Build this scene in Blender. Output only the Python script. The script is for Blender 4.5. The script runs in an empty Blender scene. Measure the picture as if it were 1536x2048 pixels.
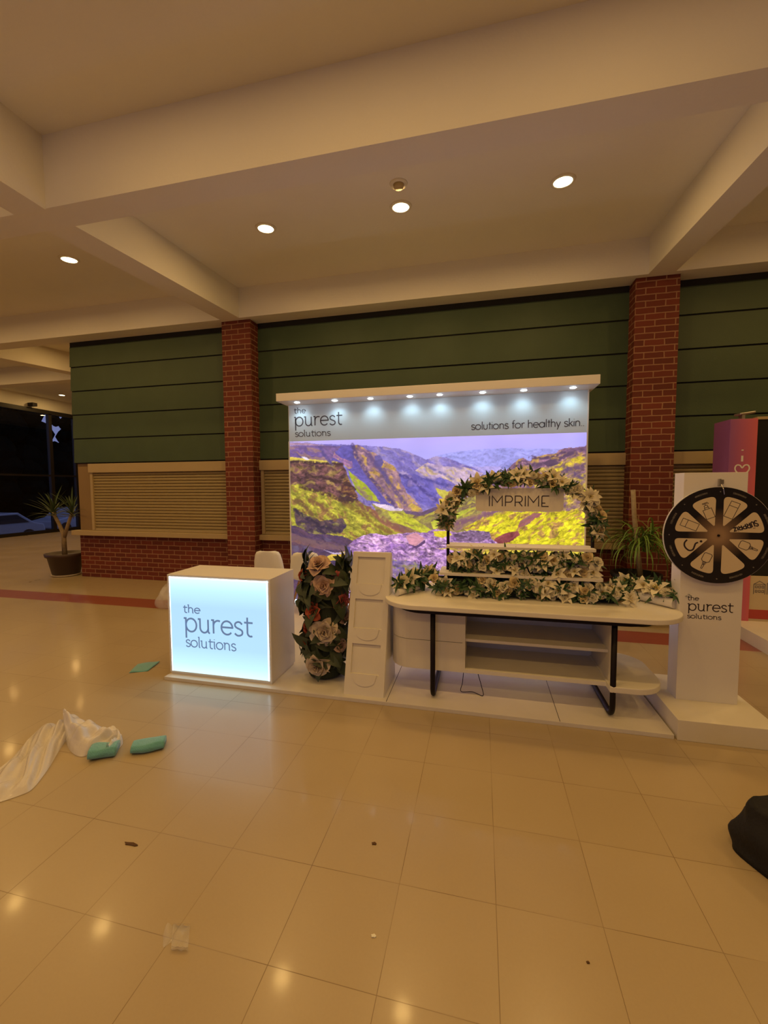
import bpy, math, random
import numpy as np
from mathutils import Vector, Matrix, Euler

random.seed(7)
C = bpy.context.scene.collection
R = math.radians
PI = math.pi
sc = bpy.context.scene

# ------------------------------------------------------------------ camera
cd = bpy.data.cameras.new('camera')
cam = bpy.data.objects.new('camera', cd); C.objects.link(cam)
F_PX, YAW, PITCH, ROLL, EYE = 835.11, -0.22794756, -0.06080683, 0.0047109, 1.693
_f = Vector((math.sin(YAW)*math.cos(PITCH), math.cos(YAW)*math.cos(PITCH), math.sin(PITCH)))
_r = Vector((math.cos(YAW), -math.sin(YAW), 0)); _d = -_r.cross(_f)
_r2 = math.cos(ROLL)*_r + math.sin(ROLL)*_d; _d2 = -math.sin(ROLL)*_r + math.cos(ROLL)*_d
cam.matrix_world = Matrix(((_r2.x, -_d2.x, -_f.x, 0), (_r2.y, -_d2.y, -_f.y, 0), (_r2.z, -_d2.z, -_f.z, EYE), (0, 0, 0, 1)))
cd.sensor_fit = 'HORIZONTAL'; cd.sensor_width = 36; cd.lens = 36*F_PX/1536
cd.clip_start = 0.02; cd.clip_end = 200
sc.camera = cam

# ------------------------------------------------------------------ world, exposure
w = bpy.data.worlds.new('dusk'); sc.world = w; w.use_nodes = True
w.node_tree.nodes['Background'].inputs[0].default_value = (0.42, 0.45, 0.85, 1)
w.node_tree.nodes['Background'].inputs[1].default_value = 0.7
sc.view_settings.view_transform = 'Standard'
sc.view_settings.look = 'None'
sc.view_settings.gamma = 1
sc.view_settings.use_curve_mapping = False
sc.view_settings.exposure = 0.0
LAMP_W = 16.2
LAMP_COL = (1.0, 0.60, 0.19)
SPOT_W = 3.0

# ------------------------------------------------------------------ helpers
OFF = {}
class MB:
    def __init__(s): s.v = []; s.f = []; s.col = None
    def add(s, vs, fs):
        n = len(s.v); s.v += [tuple(p) for p in vs]; s.f += [tuple(i+n for i in f) for f in fs]; return s
    def box(s, x0, x1, y0, y1, z0, z1):
        vs = [(x, y, z) for x in (x0, x1) for y in (y0, y1) for z in (z0, z1)]
        return s.add(vs, [(0,1,3,2), (4,6,7,5), (0,4,5,1), (2,3,7,6), (0,2,6,4), (1,5,7,3)])
    def obox(s, c, size, rot):
        m = Euler(rot).to_matrix(); c = Vector(c); n = len(s.v)
        a = [c + m @ Vector((sx*size[0]/2, sy*size[1]/2, sz*size[2]/2)) for sx in (-1,1) for sy in (-1,1) for sz in (-1,1)]
        return s.add(a, [(0,1,3,2), (4,6,7,5), (0,4,5,1), (2,3,7,6), (0,2,6,4), (1,5,7,3)])
    def prism(s, pts, a, b, axis='z'):
        n = len(pts)
        def P(p, h):
            return (p[0], p[1], h) if axis == 'z' else ((p[0], h, p[1]) if axis == 'y' else (h, p[0], p[1]))
        vs = [P(p, a) for p in pts] + [P(p, b) for p in pts]
        fs = [tuple(range(n))[::-1], tuple(range(n, 2*n))] + [(i, (i+1) % n, n+(i+1) % n, n+i) for i in range(n)]
        return s.add(vs, fs)
    def tube(s, path, rad, n=8, caps=True):
        path = [Vector(p) for p in path]; rr = rad if isinstance(rad, (list, tuple)) else [rad]*len(path)
        rings = []; up = None
        for i, p in enumerate(path):
            t = (path[min(i+1, len(path)-1)] - path[max(i-1, 0)]).normalized()
            if up is None:
                up = Vector((0, 0, 1)) if abs(t.z) < .9 else Vector((1, 0, 0))
            u = (up - t*up.dot(t)).normalized(); v = t.cross(u); up = u
            rings.append([p + (u*math.cos(2*PI*k/n) + v*math.sin(2*PI*k/n))*rr[i] for k in range(n)])
        vs = [q for r in rings for q in r]
        fs = [(i*n+k, i*n+(k+1) % n, (i+1)*n+(k+1) % n, (i+1)*n+k) for i in range(len(path)-1) for k in range(n)]
        if caps: fs += [tuple(range(n))[::-1], tuple((len(path)-1)*n+k for k in range(n))]
        return s.add(vs, fs)
    def lathe(s, prof, c=(0,0,0), n=24, m=None):
        vs = [(c[0]+r*math.cos(2*PI*k/n), c[1]+r*math.sin(2*PI*k/n), c[2]+z) for r, z in prof for k in range(n)]
        fs = [(i*n+k, i*n+(k+1) % n, (i+1)*n+(k+1) % n, (i+1)*n+k) for i in range(len(prof)-1) for k in range(n)]
        fs += [tuple(range(n))[::-1], tuple((len(prof)-1)*n+k for k in range(n))]
        return s.add(vs, fs)
    def grid(s, P, nu, nv):
        vs = [P(i/nu, j/nv) for j in range(nv+1) for i in range(nu+1)]
        fs = [(j*(nu+1)+i, j*(nu+1)+i+1, (j+1)*(nu+1)+i+1, (j+1)*(nu+1)+i) for j in range(nv) for i in range(nu)]
        return s.add(vs, fs)
    def mesh(s, name, mat, smooth=False):
        me = bpy.data.meshes.new(name); me.from_pydata(s.v, [], s.f)
        for m in (mat if isinstance(mat, list) else [mat]): me.materials.append(m)
        if smooth: me.polygons.foreach_set('use_smooth', [True]*len(me.polygons))
        me.update(); return me
    def build(s, name, mat, parent=None, smooth=False, bevel=0, recalc=True):
        o = OFF.get(parent.name, (0,0,0)) if parent else (0,0,0)
        if any(o): s.v = [(x-o[0], y-o[1], z-o[2]) for x, y, z in s.v]
        me = s.mesh(name, mat, smooth)
        if recalc:
            import bmesh
            b = bmesh.new(); b.from_mesh(me); bmesh.ops.recalc_face_normals(b, faces=b.faces); b.to_mesh(me); b.free()
        ob = bpy.data.objects.new(name, me); C.objects.link(ob)
        if parent: ob.parent = parent
        OFF[ob.name] = o
        if bevel:
            m = ob.modifiers.new('bevel', 'BEVEL'); m.width = bevel; m.segments = 2; m.limit_method = 'ANGLE'; m.angle_limit = R(40)
        return ob

def tag(o, label, cat, group=None, kind=None):
    o['label'] = label; o['category'] = cat
    if group: o['group'] = group
    if kind: o['kind'] = kind
    return o
def thing(name, label, cat, loc=(0,0,0), group=None):
    o = bpy.data.objects.new(name, None); C.objects.link(o); o.location = loc; o.empty_display_size = .1
    OFF[o.name] = tuple(loc); return tag(o, label, cat, group)
def struct(o): o['kind'] = 'structure'; return o
def copy_tree(o, parent=None):
    c = o.copy(); C.objects.link(c); c.parent = parent
    OFF[c.name] = OFF.get(o.name, (0,0,0))
    for ch in list(o.children): copy_tree(ch, c)
    return c
def inst(src_mesh, name, parent, loc, rot=(0,0,0), scl=1.0, mat=None):
    ob = bpy.data.objects.new(name, src_mesh); C.objects.link(ob); ob.parent = parent
    o = OFF[parent.name]; ob.location = (loc[0]-o[0], loc[1]-o[1], loc[2]-o[2])
    ob.rotation_euler = rot if not isinstance(rot, Matrix) else rot.to_euler()
    ob.scale = (scl,)*3 if not isinstance(scl, tuple) else scl
    OFF[ob.name] = o; return ob

def stadium(x0, x1, y0, y1, r, n=10):
    pts = []
    for cx, cy, a in ((x1-r, y0+r, -90), (x1-r, y1-r, 0), (x0+r, y1-r, 90), (x0+r, y0+r, 180)):
        for k in range(n+1):
            t = R(a + 90*k/n); pts.append((cx+r*math.cos(t), cy+r*math.sin(t)))
    return pts

# ------------------------------------------------------------------ materials
def mat(name, col, rough=.5, metal=0, noise=0, nscale=8, bump=0, bscale=60, emit=None, estr=0, coat=0, alpha=1, trans=0, ior=1.45, sheen=0, spec=.5):
    m = bpy.data.materials.new(name); m.use_nodes = True
    nt = m.node_tree; b = nt.nodes['Principled BSDF']; L = nt.links
    b.inputs['Base Color'].default_value = (*col, 1); b.inputs['Roughness'].default_value = rough
    b.inputs['Metallic'].default_value = metal; b.inputs['IOR'].default_value = ior
    b.inputs['Coat Weight'].default_value = coat; b.inputs['Alpha'].default_value = alpha
    b.inputs['Transmission Weight'].default_value = trans; b.inputs['Sheen Weight'].default_value = sheen
    b.inputs['Specular IOR Level'].default_value = spec
    if emit: b.inputs['Emission Color'].default_value = (*emit, 1); b.inputs['Emission Strength'].default_value = estr
    tc = nt.nodes.new('ShaderNodeTexCoord')
    if noise:
        n = nt.nodes.new('ShaderNodeTexNoise'); n.inputs['Scale'].default_value = nscale; n.inputs['Detail'].default_value = 5
        L.new(tc.outputs['Object'], n.inputs['Vector'])
        mx = nt.nodes.new('ShaderNodeMix'); mx.data_type = 'RGBA'
        mx.inputs[6].default_value = (*[max(0, c*(1-noise)) for c in col], 1)
        mx.inputs[7].default_value = (*[min(1, c*(1+noise)) for c in col], 1)
        L.new(n.outputs['Fac'], mx.inputs[0]); L.new(mx.outputs[2], b.inputs['Base Color'])
    if bump:
        n2 = nt.nodes.new('ShaderNodeTexNoise'); n2.inputs['Scale'].default_value = bscale; n2.inputs['Detail'].default_value = 3
        L.new(tc.outputs['Object'], n2.inputs['Vector'])
        bp = nt.nodes.new('ShaderNodeBump'); bp.inputs['Strength'].default_value = bump; bp.inputs['Distance'].default_value = .01
        L.new(n2.outputs['Fac'], bp.inputs['Height']); L.new(bp.outputs[0], b.inputs['Normal'])
    return m

M = {}
M['plaster'] = mat('ceiling paint', (.82, .79, .73), .85, noise=.03, nscale=2, bump=.15, bscale=40)
M['white'] = mat('white laminate', (.80, .77, .74), .38, noise=.03, nscale=5)
M['whitem'] = mat('white mdf', (.78, .74, .66), .6, noise=.04, nscale=6)
M['platform'] = mat('platform laminate', (.72, .68, .62), .35, noise=.08, nscale=6)
M['black'] = mat('black steel', (.010, .006, .008), .5, spec=.25)
M['lettering'] = mat('grey lettering', (.09, .09, .12), .5)
M['letter_dark'] = mat('dark lettering', (.03, .02, .03), .5)
M['letter_light'] = mat('white lettering', (.8, .78, .72), .5)
M['cream'] = mat('cream frame paint', (.48, .37, .20), .5, noise=.06, nscale=4)
M['brownwall'] = mat('tan wall paint', (.30, .20, .10), .8, noise=.06, nscale=3)
M['shutter'] = mat('shutter slats', (.36, .28, .14), .35, noise=.04, nscale=3)
M['green'] = mat('green cladding', (.055, .088, .045), .55, noise=.14, nscale=3, bump=.1)
M['dark'] = mat('dark gap shade and joints', (.02, .02, .015), .8)
M['glass'] = mat('dark glass', (.55, .6, .66), .0, trans=1, ior=1.45)
M['frame'] = mat('dark window frame', (.015, .012, .012), .4)
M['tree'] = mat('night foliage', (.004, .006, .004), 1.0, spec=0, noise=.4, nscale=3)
M['asphalt'] = mat('asphalt', (.03, .03, .035), .9)
M['wood'] = mat('beech leg', (.32, .17, .08), .5, noise=.2, nscale=12)
M['chairw'] = mat('white chair plastic', (.82, .80, .76), .35)
M['pot'] = mat('dark brown pot', (.055, .03, .025), .45)
M['potb'] = mat('black planter', (.012, .011, .011), .4)
M['saucer'] = mat('pale saucer', (.7, .62, .5), .5)
M['trunk'] = mat('yucca trunk', (.33, .25, .15), .9, noise=.35, nscale=25, bump=.6, bscale=50)
M['yleaf'] = mat('yucca leaf', (.045, .085, .03), .5, noise=.3, nscale=6)
M['sleaf'] = mat('arching leaf', (.13, .22, .03), .45, noise=.35, nscale=6)
M['petal'] = mat('cream petal', (.80, .74, .54), .7, noise=.10, nscale=20, sheen=.2)
M['rosec'] = mat('pale yellow petal', (.74, .60, .32), .7, noise=.1, nscale=20)
M['pistil'] = mat('flower heart', (.55, .42, .10), .7)
M['leaf'] = mat('dark green leaf', (.035, .085, .03), .45, noise=.35, nscale=15)
M['leafg'] = mat('grey green leaf', (.055, .075, .04), .5, noise=.35, nscale=10)
M['peach'] = mat('blush petal', (.62, .43, .33), .8, noise=.12, nscale=14, bump=.3, bscale=30)
M['creamp'] = mat('ivory petal', (.62, .52, .42), .8, noise=.12, nscale=14, bump=.3, bscale=30)
M['coral'] = mat('coral petal', (.52, .12, .06), .7, noise=.25, nscale=14)
M['pinkp'] = mat('pink petal', (.62, .18, .16), .7, noise=.2, nscale=14)
M['core'] = mat('moss core', (.03, .04, .025), .95, noise=.3)
M['teal'] = mat('green microfibre', (.15, .44, .46), .95, noise=.12, nscale=20, bump=.6, bscale=160, sheen=.5)
M['bag'] = mat('black bag fabric', (.008, .007, .008), .75, noise=.5, nscale=12, bump=.3, bscale=90)
M['pink'] = mat('pink board', (.62, .13, .19), .6)
M['beige'] = mat('beige print', (.62, .50, .32), .6)
M['red'] = mat('red band', (.45, .06, .05), .5)
M['disc_edge'] = mat('white disc edge', (.75, .73, .7), .4)
M['wedge'] = mat('cream wheel field', (.72, .60, .42), .5)
M['metal'] = mat('metal bracket', (.45, .43, .4), .35, metal=.8)
M['car'] = mat('white car paint', (.34, .38, .46), .3, coat=.5)
M['lampring'] = mat('lamp ring', (.75, .7, .62), .4)
M['bulb'] = mat('lamp diffuser', (1, 1, 1), .5, emit=(1, .80, .42), estr=14)
M['led'] = mat('led diffuser', (1, 1, 1), .5, emit=(.85, .95, 1), estr=22)
M['strip'] = mat('led edge strip', (1, 1, 1), .5, emit=(.62, .88, 1), estr=5)
M['debris'] = mat('dry leaf', (.10, .05, .02), .9)
M['paper'] = mat('paper scrap', (.8, .78, .7), .9)

def film(name, col, alpha, rough):
    m = mat(name, col, rough, bump=.5, bscale=25)
    b = m.node_tree.nodes['Principled BSDF']
    b.inputs['Alpha'].default_value = alpha; return m
M['film'] = film('milky plastic film', (.92, .88, .86), .68, .2)
M['clear'] = film('clear cellophane', (.9, .9, .9), .25, .06)

def brick_mat():
    m = bpy.data.materials.new('red brick'); m.use_nodes = True; nt = m.node_tree; L = nt.links; b = nt.nodes['Principled BSDF']
    tc = nt.nodes.new('ShaderNodeTexCoord'); sp = nt.nodes.new('ShaderNodeSeparateXYZ'); L.new(tc.outputs['Object'], sp.inputs[0])
    ad = nt.nodes.new('ShaderNodeMath'); L.new(sp.outputs[0], ad.inputs[0]); L.new(sp.outputs[1], ad.inputs[1])
    cb = nt.nodes.new('ShaderNodeCombineXYZ'); L.new(ad.outputs[0], cb.inputs[0]); L.new(sp.outputs[2], cb.inputs[1])
    nz = nt.nodes.new('ShaderNodeTexNoise'); nz.inputs['Scale'].default_value = 9; L.new(tc.outputs['Object'], nz.inputs['Vector'])
    vm = nt.nodes.new('ShaderNodeVectorMath'); vm.operation = 'SCALE'; vm.inputs[3].default_value = .012; L.new(nz.outputs['Color'], vm.inputs[0])
    va = nt.nodes.new('ShaderNodeVectorMath'); L.new(cb.outputs[0], va.inputs[0]); L.new(vm.outputs[0], va.inputs[1])
    br = nt.nodes.new('ShaderNodeTexBrick'); L.new(va.outputs[0], br.inputs['Vector'])
    br.inputs['Color1'].default_value = (.19, .032, .014, 1); br.inputs['Color2'].default_value = (.125, .022, .011, 1)
    br.inputs['Mortar'].default_value = (.36, .18, .10, 1); br.inputs['Scale'].default_value = 1
    br.inputs['Mortar Size'].default_value = .0085; br.inputs['Mortar Smooth'].default_value = .3
    br.inputs['Brick Width'].default_value = .235; br.inputs['Row Height'].default_value = .0815
    L.new(br.outputs['Color'], b.inputs['Base Color']); b.inputs['Roughness'].default_value = .75
    bp = nt.nodes.new('ShaderNodeBump'); bp.inputs['Distance'].default_value = .006; bp.invert = True
    L.new(br.outputs['Fac'], bp.inputs['Height']); L.new(bp.outputs[0], b.inputs['Normal'])
    return m
M['brick'] = brick_mat()

def floor_mat():
    m = bpy.data.materials.new('polished floor tiles'); m.use_nodes = True; nt = m.node_tree; L = nt.links; b = nt.nodes['Principled BSDF']
    tc = nt.nodes.new('ShaderNodeTexCoord'); sp = nt.nodes.new('ShaderNodeSeparateXYZ'); L.new(tc.outputs['Object'], sp.inputs[0])
    def mth(op, a, c=None, cl=False):
        n = nt.nodes.new('ShaderNodeMath'); n.operation = op; n.use_clamp = cl
        if isinstance(a, (int, float)): n.inputs[0].default_value = a
        else: L.new(a, n.inputs[0])
        if c is not None:
            if isinstance(c, (int, float)): n.inputs[1].default_value = c
            else: L.new(c, n.inputs[1])
        return n.outputs[0]
    cb = nt.nodes.new('ShaderNodeCombineXYZ')
    L.new(mth('ADD', sp.outputs[0], -.0752+40*.3985), cb.inputs[0]); L.new(mth('ADD', sp.outputs[1], -1.652+40*.4015), cb.inputs[1])
    br = nt.nodes.new('ShaderNodeTexBrick'); br.offset = 0; L.new(cb.outputs[0], br.inputs['Vector'])
    br.inputs['Color1'].default_value = (0, 0, 0, 1); br.inputs['Color2'].default_value = (1, 1, 1, 1); br.inputs['Mortar'].default_value = (.5, .5, .5, 1)
    br.inputs['Scale'].default_value = 1; br.inputs['Mortar Size'].default_value = .0016; br.inputs['Mortar Smooth'].default_value = .4
    br.inputs['Brick Width'].default_value = .3985; br.inputs['Row Height'].default_value = .4015
    n1 = nt.nodes.new('ShaderNodeTexNoise'); n1.inputs['Scale'].default_value = 1.6; n1.inputs['Detail'].default_value = 4; L.new(tc.outputs['Object'], n1.inputs['Vector'])
    n2 = nt.nodes.new('ShaderNodeTexNoise'); n2.inputs['Scale'].default_value = 90; n2.inputs['Detail'].default_value = 2; L.new(tc.outputs['Object'], n2.inputs['Vector'])
    cr = nt.nodes.new('ShaderNodeMix'); cr.data_type = 'RGBA'; cr.inputs[6].default_value = (.39, .30, .185, 1); cr.inputs[7].default_value = (.49, .39, .25, 1)
    f = mth('ADD', mth('MULTIPLY', n1.outputs['Fac'], .6), mth('ADD', mth('MULTIPLY', n2.outputs['Fac'], .2), mth('MULTIPLY', br.outputs['Color'], .2)), True)
    L.new(f, cr.inputs[0])
    # red strip laid across the hall
    s1 = mth('MULTIPLY', mth('GREATER_THAN', sp.outputs[1], 4.90), mth('LESS_THAN', sp.outputs[1], 5.29))
    st = nt.nodes.new('ShaderNodeMix'); st.data_type = 'RGBA'; L.new(s1, st.inputs[0]); L.new(cr.outputs[2], st.inputs[6]); st.inputs[7].default_value = (.30, .085, .055, 1)
    # joints: darker, broken up
    n3 = nt.nodes.new('ShaderNodeTexNoise'); n3.inputs['Scale'].default_value = 2.2; L.new(tc.outputs['Object'], n3.inputs['Vector'])
    jf = mth('MULTIPLY', br.outputs['Fac'], mth('MULTIPLY', mth('SUBTRACT', n3.outputs['Fac'], .28), 3.0, True), True)
    jm = nt.nodes.new('ShaderNodeMix'); jm.data_type = 'RGBA'; L.new(jf, jm.inputs[0]); L.new(st.outputs[2], jm.inputs[6]); jm.inputs[7].default_value = (.20, .13, .06, 1)
    L.new(jm.outputs[2], b.inputs['Base Color'])
    rr = mth('ADD', mth('MULTIPLY', n1.outputs['Fac'], .12), .24)
    b.inputs['Coat Weight'].default_value = .13; b.inputs['Coat Roughness'].default_value = .09; b.inputs['Coat IOR'].default_value = 1.4
    L.new(rr, b.inputs['Roughness']); b.inputs['IOR'].default_value = 1.5
    bp = nt.nodes.new('ShaderNodeBump'); bp.inputs['Distance'].default_value = .002; bp.inputs['Strength'].default_value = .35; bp.invert = True
    L.new(br.outputs['Fac'], bp.inputs['Height'])
    n4 = nt.nodes.new('ShaderNodeTexNoise'); n4.inputs['Scale'].default_value = 5; n4.inputs['Detail'].default_value = 2; L.new(tc.outputs['Object'], n4.inputs['Vector'])
    bp2 = nt.nodes.new('ShaderNodeBump'); bp2.inputs['Distance'].default_value = .004; bp2.inputs['Strength'].default_value = .12
    L.new(n4.outputs['Fac'], bp2.inputs['Height']); L.new(bp.outputs[0], bp2.inputs['Normal']); L.new(bp2.outputs[0], b.inputs['Normal'])
    return m
M['floor'] = floor_mat()

# ------------------------------------------------------------------ room shell
FY = 6.42                    # facade plane
def zb(y): return 3.90+.0757*y if y > 3.04 else 4.13
def zc(y): return zb(y)+.46
struct(MB().add([(-16, -9, 0), (14, -9, 0), (14, 22, 0), (-16, 22, 0)], [(0,1,2,3)]).build('floor', M['floor'], recalc=False))

# ceiling: one sloping slab past the near beam, a level one overhead
def slab(x0, x1, y0, y1, za, zb_, t=.12):
    return MB().add([(x0,y0,za),(x1,y0,za),(x1,y1,zb_),(x0,y1,zb_),(x0,y0,za+t),(x1,y0,za+t),(x1,y1,zb_+t),(x0,y1,zb_+t)],
                    [(0,3,2,1),(4,5,6,7),(0,1,5,4),(1,2,6,5),(2,3,7,6),(3,0,4,7)])
def add_mb(a, b): return a.add(b.v, b.f)
cm = slab(-16, 14, 3.17, 9.5, zc(3.17), zc(9.5))
add_mb(cm, slab(-16, 14, -9, 3.17, 4.75, 4.75)); add_mb(cm, slab(-16, 14, 9.5, 22, 5.08, 5.08))
ceil = struct(cm.build('ceiling', M['plaster']))
def xbeam(y0, y1, x0=-16, x1=14, bottom=None, top=None):
    za, zd = (zb(y0), zb(y1)) if bottom is None else (bottom, bottom)
    t = 5.3 if top is None else top
    m = MB().add([(x0,y0,za),(x1,y0,za),(x1,y1,zd),(x0,y1,zd),(x0,y0,t),(x1,y0,t),(x1,y1,t),(x0,y1,t)],
                 [(0,3,2,1),(4,5,6,7),(0,1,5,4),(1,2,6,5),(2,3,7,6),(3,0,4,7)])
    return struct(m.build('ceiling_beam', M['plaster']))
xbeam(3.05, 3.31, bottom=4.14); xbeam(6.07, FY); xbeam(9.20, 9.55, x1=-7.45); xbeam(-.05, .25, bottom=4.13); xbeam(-3.2, -2.9, bottom=4.13)
for xa, xb in ((-16.0+5.83, -9.83), (-4.08, -3.74), (2.04, 2.35), (8.1, 8.4)):
    m = MB()
    for y0, y1 in ((-9, -3.2), (-2.9, -.05), (.25, 3.05), (3.31, 6.07)) + (((FY, 9.2),) if xa < -8 else ()):
        za, zd = (4.13, 4.13) if y1 < 3.1 else (zb(y0), zb(y1)); 
        m.add([(xa,y0,za),(xb,y0,za),(xb,y1,zd),(xa,y1,zd),(xa,y0,5.2),(xb,y0,5.2),(xb,y1,5.2),(xa,y1,5.2)],
              [(0,3,2,1),(4,5,6,7),(0,1,5,4),(1,2,6,5),(2,3,7,6),(3,0,4,7)])
    struct(m.build('ceiling_beam', M['plaster']))

# facade: brick dado, tan wall, green cladding
struct(MB().box(-7.45, 14, FY, FY+.25, 0, .80).build('wall_back', M['brick']))
struct(MB().box(-7.45, 14, FY+.02, FY+.25, .80, 4.6).build('wall_rear', M['brownwall']))
struct(MB().box(-7.45, -7.43, FY+.25, 20, 0, 5.2).build('wall_left', M['brownwall']))
struct(MB().box(-16, -6, -9.1, -9, 0, 5.2).box(2, 14, -9.1, -9, 0, 5.2).box(-6, 2, -9.1, -9, 3.2, 5.2).build('wall_front_added', M['brownwall']))  # added unseen behind the camera: blocks dusk sky, opening lets some fill in
struct(MB().box(14, 14.1, -9, FY+.3, 0, 5.2).build('wall_right', M['brownwall']))
ZL = [2.16, 2.615, 3.055, 3.49, 3.93, 4.31]
for xa, xb in ((-7.47, -4.12), (-3.61, 1.93), (2.44, 13.9)):
    m = MB()
    for a, b in zip(ZL[:-1], ZL[1:]):
        m.add([(xa, FY-.03, a+.006), (xb, FY-.03, a+.006), (xb, FY-.012, b-.012), (xa, FY-.012, b-.012), (xa, FY+.02, a+.006), (xb, FY+.02, a+.006), (xb, FY+.02, b-.012), (xa, FY+.02, b-.012)],
              [(0,1,2,3), (4,7,6,5), (0,4,5,1), (3,2,6,7), (0,3,7,4), (1,5,6,2)])
    g = struct(m.build('wall_cladding', M['green']))
    MB().box(xa, xb, FY-.006, FY+.019, 2.15, 4.5).build('painted_gap_shade', M['dark'], g)  # dark sheet: shade of cladding joints and soffit put in as colour
for n, (xa, xb) in enumerate(((-4.12, -3.61), (1.93, 2.44))):
    struct(MB().box(xa, xb, 6.17, FY, 0, zb(6.17)).build('brick_pillar', M['brick']))
    m = MB().box(xa-.004, xa, 6.17, FY-.03, .9, 4.3) if n else MB().box(xb, xb+.004, 6.17, FY-.03, .9, 4.3)

# shuttered openings
def shutter(n, x0, x1, jl=True, jr=True, sx0=None, sx1=None):
    w = bpy.data.objects.new('window_%d' % n, None); C.objects.link(w); struct(w); OFF[w.name] = (0,0,0)
    m = MB().box(x0, x1, FY-.07, FY+.02, 1.975, 2.14)
    if jl: m.box(x0+.015, x0+.07, FY-.05, FY+.02, .90, 1.975)
    if jr: m.box(x1-.07, x1-.015, FY-.05, FY+.02, .90, 1.975)
    m.build('window_frame', M['cream'], w, bevel=.004)
    MB().box(sx0 or x0, sx1 or x1, FY-.11, FY+.02, .805, .895).build('window_sill', M['cream'], w, bevel=.006)
    a, b = x0+(.07 if jl else 0), x1-(.07 if jr else 0)
    k, h = 20, (1.975-.90)/20; prof = [(FY-.005, .90)]
    for i in range(k):
        z = .90+i*h
        prof += [(FY-.005, z), (FY-.022, z+h*.15), (FY-.028, z+h*.5), (FY-.022, z+h*.85), (FY-.005, z+h*.98)]
    prof.append((FY+.015, 1.975)); prof.append((FY+.015, .90))
    MB().prism(prof, a, b, 'x').build('roller_shutter', M['shutter'], w)
    MB().box(a, b, FY-.035, FY, .90, .925).build('shutter_bottom_rail', M['cream'], w)
shutter(1, -7.12, -4.12, True, False, sx0=-7.53)
shutter(2, -3.61, 1.93, True, False)
shutter(3, 2.44, 8.0, False, False)

# far glass wall at the left, with the dusk outside
gw = bpy.data.objects.new('window_4', None); C.objects.link(gw); struct(gw); OFF[gw.name] = (0,0,0)
MB().box(-16.02, -16, -9, 22, .0, 4.55).build('window_glass', M['glass'], gw)
m = MB().box(-16.06, -15.93, -9, 22, 4.47, 4.62).box(-16.06, -15.94, -9, 22, 0, .12)
for y in (-6, -3, 0, 3, 6, 9.9, 12.74, 13.75, 16.5, 19): m.box(-16.07, -15.93, y-.06, y+.06, .1, 4.5)
m.box(-16.05, -15.96, -9, 22, 2.14, 2.20)
m.build('window_frame', M['frame'], gw)
struct(MB().box(-16.1, -16, -9, 22, 4.58, 5.3).build('wall_over_glass', M['plaster']))
struct(MB().box(-16, -7.4, 20, 20.1, 0, 5.2).build('wall_end', M['brownwall']))
struct(MB().add([(-60, -30, -.9), (-16.1, -30, -.9), (-16.1, 50, -.9), (-60, 50, -.9)], [(0,1,2,3)]).build('ground_outside', M['asphalt'], recalc=False))
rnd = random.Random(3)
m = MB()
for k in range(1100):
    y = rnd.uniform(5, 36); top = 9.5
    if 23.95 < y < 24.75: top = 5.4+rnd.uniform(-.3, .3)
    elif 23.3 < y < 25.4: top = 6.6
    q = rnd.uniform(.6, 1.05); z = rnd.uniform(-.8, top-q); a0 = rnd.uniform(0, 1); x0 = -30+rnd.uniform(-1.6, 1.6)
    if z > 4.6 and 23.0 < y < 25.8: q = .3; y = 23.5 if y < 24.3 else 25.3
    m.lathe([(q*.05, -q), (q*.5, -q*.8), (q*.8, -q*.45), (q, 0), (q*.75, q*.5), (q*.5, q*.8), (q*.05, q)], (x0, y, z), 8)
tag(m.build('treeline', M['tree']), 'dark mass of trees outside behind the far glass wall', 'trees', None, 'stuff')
def car(y0, x, label):
    t = thing('car', label, 'car', (x, y0+2.1, -.9))
    prof = [(0, .35), (.1, .75), (.9, .9), (1.5, 1.42), (3.0, 1.45), (3.7, .95), (4.15, .85), (4.25, .4), (4.1, .3), (.15, .3)]
    MB().prism([(y0+a, -.9+b) for a, b in prof], x-.85, x+.85, 'x').build('body', M['car'], t, bevel=.06)
    MB().prism([(y0+a, -.9+b) for a, b in [(1.05, .95), (1.6, 1.34), (2.9, 1.36), (3.45, .97)]], x-.87, x+.87, 'x').build('side_window', M['frame'], t)
    for yy in (.8, 3.4):
        for sx in (-.86, .66):
            b = MB()
            pts = [(y0+yy+.32*math.cos(k*PI/10), -.58+.32*math.sin(k*PI/10)) for k in range(20)]
            b.prism(pts, x+sx, x+sx+.2, 'x').build('wheel', M['black'], t)
car(12.2, -22, 'pale car parked outside the glass wall, behind the yucca leaves')
car(18.3, -24, 'second pale car parked outside, seen through the narrow right glass pane')
fx = thing('ceiling_fixture', 'small dark fixture fixed above the far glass wall', 'fixture', (-15.93, 12.1, 4.72))
MB().box(-15.99, -15.75, 12.0, 12.16, 4.66, 4.78).build('housing', M['black'], fx)

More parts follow.
